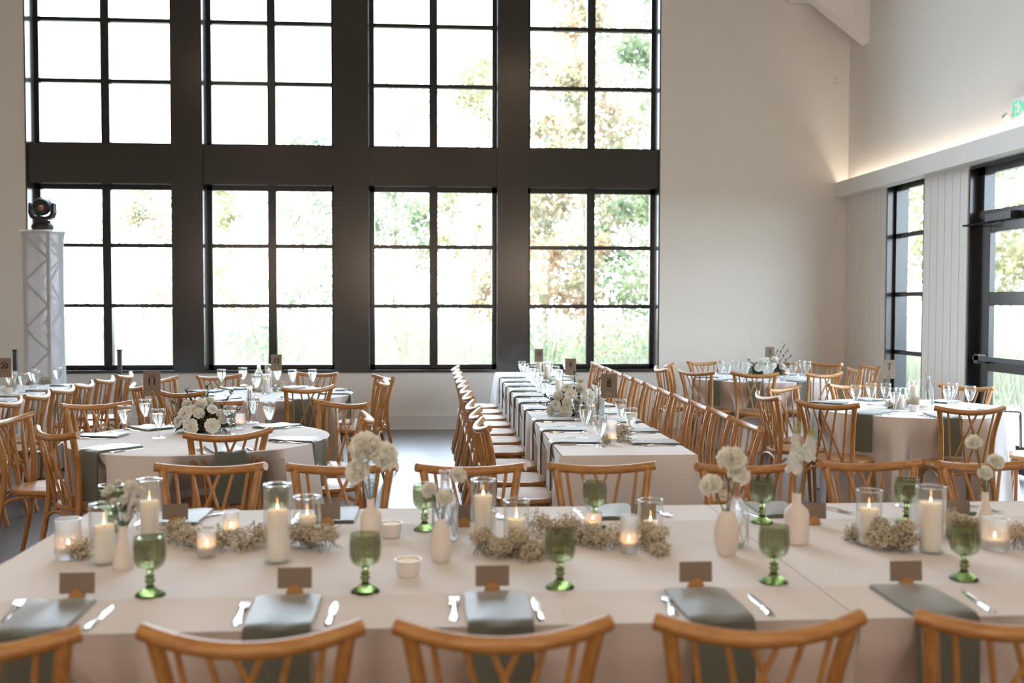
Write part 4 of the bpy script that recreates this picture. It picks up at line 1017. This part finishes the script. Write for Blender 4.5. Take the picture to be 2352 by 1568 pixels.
# table 3 extras
q = uz(1708, 862); put('carafe_f', make_bottle(.255, .045), (q.x, q.y, .7605), 0, 'clear cut-glass carafe left of the flowers on ' + N3, 'carafe')
q = uz(1806, 866); put('votw', make_votive(.095, .034), (q.x, q.y, .7605), 0, 'votive glass right of the flowers on ' + N3, 'votive candle')
# table 1 extras
simple_pillar((2068, 939), .105, .028, .165, .042, 'left of the tall one on ' + N1)
simple_pillar((2098, 934), .165, .028, .205, .043, 'tall one in the middle of ' + N1)
q = uz(2131, 932); put('carafe_g', make_bottle(.24, .042), (q.x, q.y, .7605), .3, 'clear cut-glass carafe holding a sprig on ' + N1, 'carafe')
q = uz(2124, 941); put('vt3', make_votive(.075, .040), (q.x, q.y, .7605), 0, 'low ribbed votive glass in front of the carafe on ' + N1, 'votive candle')
q = uz(2099, 945); put('ramekin', make_ramekin, (q.x, q.y, .7605), 0, 'small white ramekin among the candles on ' + N1, 'ramekin', 'butter ramekins')
garland([(2040, 938), (2052, 940)], .02, 260, "small clump of baby's breath at the left of the candles on " + N1, 66, .04)
garland([(2082, 936), (2110, 937)], .03, 650, "clump of baby's breath around the tall candle on " + N1, 67, .07)
def sprig(p, label, seed):
    q = uz(*p); r0 = empty('green_sprig', (q.x, q.y, .775)); rg = random.Random(seed); s_, l_ = MB(), MB()
    for j in range(3):
        e = Vector((rg.uniform(-.02, .02), rg.uniform(-.02, .02), rg.uniform(.2, .26))); s_.tube([(0, 0, 0), e * .5 + Vector((0, 0, 0)), e], .0015, 5, False)
        for k in range(26): t = .1 + .9 * k / 26; th = k * 2.4; leaf(l_, e * t, (math.cos(th), math.sin(th), 1.2), .012, .004)
    s_.build('stem', stem_m, r0); l_.build('leaves', leaf_m, r0); tag(r0, label, 'sprig', 'green sprigs in the carafes')
sprig((2131, 932), 'dark green sprig in the carafe on ' + N1, 1)
sprig((1372, 975), 'dark green sprig in the carafe on the long centre table', 2)
sprig((574, 972), 'dark green sprig in the carafe on ' + N11, 3)
# table 20 extras
simple_pillar((29, 893), .10, .028, .165, .042, 'on long table 20')
garland([(10, 900), (35, 897)], .03, 420, "clump of baby's breath at the picture edge on the long left table", 68, .06)
garland([(62, 884), (70, 884)], .03, 300, "dried clump of baby's breath in the middle of the long left table", 70, .05)
garland([(92, 884), (115, 881)], .03, 500, "clump of baby's breath at the far end of the long left table", 69, .06)
q = uz(20, 903); put('ramekin', make_ramekin, (q.x, q.y, .7605), 0, 'small white ramekin on the long left table', 'ramekin', 'butter ramekins')

# ================================================================== truss column with moving head lamp
tr = empty('truss_column', (-4.262, 11.35, 0), math.radians(-8)); tag(tr, 'tall square truss column under a white stretch cover by the left window', 'truss column')
a = .125; m = MB()
for sx_ in (-1, 1):
    for sy_ in (-1, 1): m.tube([(sx_ * a, sy_ * a, .01), (sx_ * a, sy_ * a, 2.31)], .022, 10)
m.build('truss_chord', mat('truss_alu', (.16, .15, .15), .5, .3), tr)
m = MB(); H_ = 2.24; nn_ = 9
for k in range(nn_):
    z0_, z1_ = .05 + H_ * k / nn_, .05 + H_ * (k + 1) / nn_; s_ = 1 if k % 2 else -1
    m.tube([(-a * s_, -a * 1.1, z0_), (a * s_, -a * 1.1, z1_)], .012, 8); m.tube([(-a * s_, a, z0_), (a * s_, a, z1_)], .010, 8)
    m.tube([(a * 1.1, -a * s_, z0_), (a * 1.1, a * s_, z1_)], .012, 8); m.tube([(-a, -a * s_, z0_), (-a, a * s_, z1_)], .010, 8)
m.build('truss_brace', MATS['truss_alu'], tr)
MB().box((-.16, -.16, 2.315), (.16, .16, 2.328)).box((-.2, -.2, 0), (.2, .2, .008)).build('end_plate', metal_m, tr, smooth=False)
cm = bpy.data.materials.new('stretch_cover'); cm.use_nodes = True; n = cm.node_tree; n.nodes.clear()
o_ = n.nodes.new('ShaderNodeOutputMaterial'); df = n.nodes.new('ShaderNodeBsdfDiffuse'); df.inputs[0].default_value = (.82, .82, .84, 1); tl = n.nodes.new('ShaderNodeBsdfTranslucent'); tl.inputs[0].default_value = (.8, .8, .82, 1)
tp_ = n.nodes.new('ShaderNodeBsdfTransparent'); m1 = n.nodes.new('ShaderNodeMixShader'); m1.inputs[0].default_value = .38; m2 = n.nodes.new('ShaderNodeMixShader'); m2.inputs[0].default_value = .10
n.links.new(df.outputs[0], m1.inputs[1]); n.links.new(tl.outputs[0], m1.inputs[2]); n.links.new(m1.outputs[0], m2.inputs[1]); n.links.new(tp_.outputs[0], m2.inputs[2]); n.links.new(m2.outputs[0], o_.inputs[0])
b_ = .150
m = MB(); zs_ = [.01, .6, 1.2, 1.8, 2.20, 2.30, 2.345]; wv = [.175, .158, .150, .150, .152, .158, .170]
m.add([(sx_ * w_, sy_ * w_, z) for z, w_ in zip(zs_, wv) for sx_, sy_ in ((-1, -1), (1, -1), (1, 1), (-1, 1))], [(k * 4 + j, k * 4 + (j + 1) % 4, (k + 1) * 4 + (j + 1) % 4, (k + 1) * 4 + j) for k in range(6) for j in range(4)])
m.build('stretch_cover', cm, tr, smooth=False)
hd = empty('moving_head_lamp', (-4.262, 11.35, 2.33), math.radians(-8)); tag(hd, 'black moving head stage lamp on top of the white truss column', 'stage lamp')
MB().lathe([(0, 0), (.03, 0), (.03, .012), (.095, .014), (.115, .03), (.118, .06), (.10, .085), (.085, .10), (.09, .118), (.06, .125), (0, .125)], 8).build('base', black_m, hd)
yk = MB()
pth = [(-.125, .31), (-.140, .30), (-.142, .20), (-.12, .15), (-.08, .128), (.08, .128), (.12, .15), (.142, .20), (.140, .30), (.125, .31), (.112, .28), (.108, .22), (.09, .18), (.06, .165), (-.06, .165), (-.09, .18), (-.108, .22), (-.112, .28)]
k_ = len(pth); yk.add([(x, -.035, z) for x, z in pth] + [(x, .035, z) for x, z in pth], [tuple(range(k_)), tuple(range(2 * k_ - 1, k_ - 1, -1))] + [(i, i + k_, (i + 1) % k_ + k_, (i + 1) % k_) for i in range(k_)]); yk.build('yoke', black_m, hd, smooth=False)
h2 = MB().lathe([(0, -.10), (.06, -.10), (.085, -.08), (.095, -.03), (.095, .05), (.082, .10), (.075, .105), (.07, .098), (0, .095)], 24).build('head', black_m, hd, loc=(0, 0, .275)); h2.rotation_euler = (math.radians(105), 0, math.radians(20))
l2 = MB().lathe([(0, .112), (.02, .110), (.032, .106), (.034, .096)], 16).build('lens', mat('lens_glass', (.25, .12, .08), .1, coat=1), h2)
def post(x, y, label):
    r0 = empty('slim_post', (x, y, 0)); tag(r0, label, 'post', 'slim dark posts on the left')
    MB().box((-.02, -.02, .01), (.02, .02, 1.045)).build('pole', mat('post_grey', (.07, .065, .065), .5), r0, smooth=False)
    MB().lathe([(0, 0), (.12, 0), (.12, .008), (.03, .014), (0, .014)], 20).build('foot_plate', MATS['post_grey'], r0)
    MB().box((-.024, -.024, 1.045), (.024, .024, 1.06)).build('cap', black_m, r0, smooth=False)
post(-4.63, 11.5, 'slim dark post standing by the wall left of the truss column')
post(-3.52, 11.5, 'slim dark post in front of the left window, right of the truss column')

# ================================================================== outdoors
gm = mat('meadow_ground', (.17, .165, .12), .95, var=(.8, .25, (1, 1, 1)))
m = MB().box((-90, -60, -.5), (90, 160, -.18)); struct(m.build('ground', gm, smooth=False))
def leafmat(name, cols):
    m = bpy.data.materials.new(name); m.use_nodes = True; n = m.node_tree; n.nodes.clear()
    o = n.nodes.new('ShaderNodeOutputMaterial'); df = n.nodes.new('ShaderNodeBsdfDiffuse'); tl = n.nodes.new('ShaderNodeBsdfTranslucent'); mx = n.nodes.new('ShaderNodeMixShader'); mx.inputs[0].default_value = .5
    t = n.nodes.new('ShaderNodeTexCoord'); nz = n.nodes.new('ShaderNodeTexNoise'); nz.inputs['Scale'].default_value = .9; nz.inputs['Detail'].default_value = 4; r = n.nodes.new('ShaderNodeValToRGB')
    r.color_ramp.elements[0].position = .36; r.color_ramp.elements[0].color = (*cols[0], 1); r.color_ramp.elements[1].position = .64; r.color_ramp.elements[1].color = (*cols[-1], 1)
    if len(cols) > 2: e = r.color_ramp.elements.new(.5); e.color = (*cols[1], 1)
    n.links.new(t.outputs['Object'], nz.inputs[0]); n.links.new(nz.outputs['Fac'], r.inputs[0]); n.links.new(r.outputs[0], df.inputs[0]); n.links.new(r.outputs[0], tl.inputs[0])
    n.links.new(df.outputs[0], mx.inputs[1]); n.links.new(tl.outputs[0], mx.inputs[2]); n.links.new(mx.outputs[0], o.inputs[0]); return m
LM = {'green': leafmat('leaf_green', [(0.144, 0.195, 0.127), (0.237, 0.280, 0.161), (0.321, 0.338, 0.212)]), 'gold': leafmat('leaf_gold', [(0.338, 0.280, 0.161), (0.270, 0.287, 0.152), (0.406, 0.355, 0.220)]), 'rust': leafmat('leaf_rust', [(0.372, 0.229, 0.152), (0.355, 0.287, 0.186), (0.220, 0.254, 0.161)])}
bark_m = mat('bark', (.20, .17, .14), .9, var=(8, .3, (1, 1, .2)), bump=.4)
def tree_mesh(seed, h, spread, nl, low=.10):
    nl = int(nl * 1.6)
    rg = np.random.default_rng(seed); r = random.Random(seed); t = MB(); cl = []
    tx, ty = r.uniform(-.05, .05), r.uniform(-.03, .03)
    t.tube([(tx * h * u * u, ty * h * u, h * u) for u in (0, .2, .4, .6, .8, 1)], [.018 * h * (1 - .85 * u) * .7 for u in (0, .2, .4, .6, .8, 1)], 7, False)
    for i in range(30):
        u = r.uniform(low, .97); th = r.uniform(0, 2 * PI); L = spread * (1.15 - u * .8) * r.uniform(.5, 1); b = Vector((tx * h * u * u, ty * h * u, h * u)); e = b + Vector((math.cos(th) * L, math.sin(th) * L, L * r.uniform(.2, .8)))
        t.tube([b, b.lerp(e, .5) + Vector((0, 0, .05 * L)), e], [.008 * h * (1 - u * .7) * .5, .012, .005], 5, False)
        for q in (.55, .8, 1.0): cl.append((b.lerp(e, q), r.uniform(.35, .8) * spread * .32))
    f = MB(); k = nl; idx = rg.integers(len(cl), size=k)
    C = np.array([cl[i][0][:] for i in idx]); R = np.array([cl[i][1] for i in idx])[:, None]
    P = C + rg.normal(0, .55, (k, 3)) * R; A = rg.normal(0, 1, (k, 3)); A /= np.linalg.norm(A, axis=1)[:, None]; B = np.cross(A, rg.normal(0, 1, (k, 3))); B /= np.linalg.norm(B, axis=1)[:, None]
    s_ = rg.uniform(.06, .13, (k, 1)); V = np.stack([P - A * s_, P + B * s_ * .6, P + A * s_, P - B * s_ * .6], 1).reshape(-1, 3)
    f.v.append(V); f.n = 4 * k; f.f = [(4 * i, 4 * i + 1, 4 * i + 2, 4 * i + 3) for i in range(k)]
    return t, f
TREES = [(4.2, 30, 11.5, 3.0, 'rust', 5200, 'tall rust-leaved tree seen through the left half of the right window'), (7.2, 33, 13.5, 3.4, 'green', 6500, 'tall green tree seen through the right half of the right window'),
         (2.6, 25.5, 6.5, 1.9, 'rust', 2600, 'small rust-coloured tree in front, left half of the right window'), (5.6, 26, 7.0, 2.0, 'green', 2600, 'small green tree in front, right half of the right window'),
         (9.0, 27, 9.5, 2.6, 'green', 4000, 'bushy green tree at the right edge of the window view'), (1.2, 38, 10.5, 3.0, 'gold', 3000, 'thin golden tree seen through the third window from the left'),
         (-1.8, 40, 10.0, 2.8, 'green', 2400, 'thin pale tree left of the golden one in the third window'), (-5.5, 42, 8.5, 2.6, 'green', 2200, 'thin pale tree seen through the second window'),
         (-8.6, 40, 7.0, 2.4, 'gold', 1800, 'small golden tree seen through the first window near the pillar'), (-12.5, 44, 7.0, 2.6, 'rust', 1800, 'small rust-coloured tree seen through the first window'),
         (14.0, 15.5, 8.0, 3.0, 'gold', 6000, 'golden-green tree seen through the glazed door'), (16.5, 22, 9.5, 3.4, 'green', 6500, 'green tree seen through the narrow side window'), (13.0, 24.0, 8.0, 2.8, 'gold', 4500, 'yellow-leaved tree behind the narrow side window'), (19, 18, 9, 3.2, 'green', 5000, 'green tree farther off behind the glazed door')]
for i, (x, y, h, spd, cl_, nl, lab) in enumerate(TREES):
    t, f = tree_mesh(100 + i, h, spd, nl); r0 = empty('tree', (x, y, -.18)); t.build('trunk', bark_m, r0); f.build('foliage', LM[cl_], r0, smooth=False); tag(r0, lab, 'tree', 'trees outside')
def shrub(x, y, h, w_, col, nl, lab, seed):
    rg = np.random.default_rng(seed); k = nl; P = rg.normal(0, 1, (k, 3)) * [w_ * .4, w_ * .4, h * .22] + [0, 0, h * .45]; P[:, 2] = np.abs(P[:, 2])
    A = rg.normal(0, 1, (k, 3)); A /= np.linalg.norm(A, axis=1)[:, None]; B = np.cross(A, rg.normal(0, 1, (k, 3))); B /= np.linalg.norm(B, axis=1)[:, None]; s_ = rg.uniform(.04, .08, (k, 1))
    f = MB(); f.v.append(np.stack([P - A * s_, P + B * s_ * .6, P + A * s_, P - B * s_ * .6], 1).reshape(-1, 3)); f.n = 4 * k; f.f = [(4 * i, 4 * i + 1, 4 * i + 2, 4 * i + 3) for i in range(k)]
    r0 = empty('shrub', (x, y, -.18)); f.build('foliage', LM[col], r0, smooth=False)
    s2 = MB(); [s2.tube([(0, 0, 0), (rg.uniform(-.3, .3) * w_, rg.uniform(-.3, .3) * w_, h * .7)], .02, 4, False) for _ in range(6)]; s2.build('branches', bark_m, r0); tag(r0, lab, 'shrub', 'shrubs outside')
SH = [(-4.0, 24, 1.9, 1.5, 'green', 900, 'green shrub low in the second window'), (3.6, 24, 1.8, 2.4, 'rust', 1500, 'reddish shrub low in the fourth window'), (5.4, 22, 1.9, 2.2, 'green', 1600, 'green shrub low at the right of the fourth window'), (2.2, 21, 1.4, 1.6, 'green', 900, 'pale green shrub at the sill of the fourth window'),
      (-9.5, 30, 2.2, 3.0, 'gold', 1200, 'golden shrub low in the first window'), (-1.0, 30, 2.4, 2.5, 'gold', 1200, 'golden shrub low in the third window'), (-6.6, 31, 2.4, 3.0, 'rust', 1100, 'rust shrub between the first and second windows')]
for i, a_ in enumerate(SH): shrub(*a_, 300 + i)
rg = np.random.default_rng(5); k = 16000
P = np.stack([rg.uniform(-22, 16, k), rg.uniform(17, 46, k), np.full(k, -.18)], 1); P2 = np.stack([rg.uniform(9, 22, 7000), rg.uniform(4, 26, 7000), np.full(7000, -.18)], 1); P = np.concatenate([P, P2]); k = len(P)
hh = rg.uniform(.4, 1.15, k); L_ = rg.normal(0, .14, (k, 2)); W_ = rg.normal(0, .018, (k, 2)); W_ = W_ / np.linalg.norm(W_, axis=1)[:, None] * .018
V = np.zeros((k, 3, 3)); V[:, 0] = P; V[:, 1] = P; V[:, 2] = P; V[:, 0, :2] += W_; V[:, 1, :2] -= W_; V[:, 2, :2] += L_; V[:, 2, 2] += hh
g = MB(); g.v.append(V.reshape(-1, 3)); g.n = 3 * k; g.f = [(3 * i, 3 * i + 1, 3 * i + 2) for i in range(k)]
tag(g.build('meadow_grass', leafmat('dry_grass', [(.30, .265, .19), (.26, .26, .18), (.20, .235, .17)]), smooth=False), 'tall dry meadow grass outside the windows', 'grass', kind='stuff')
bpy.context.view_layer.update()
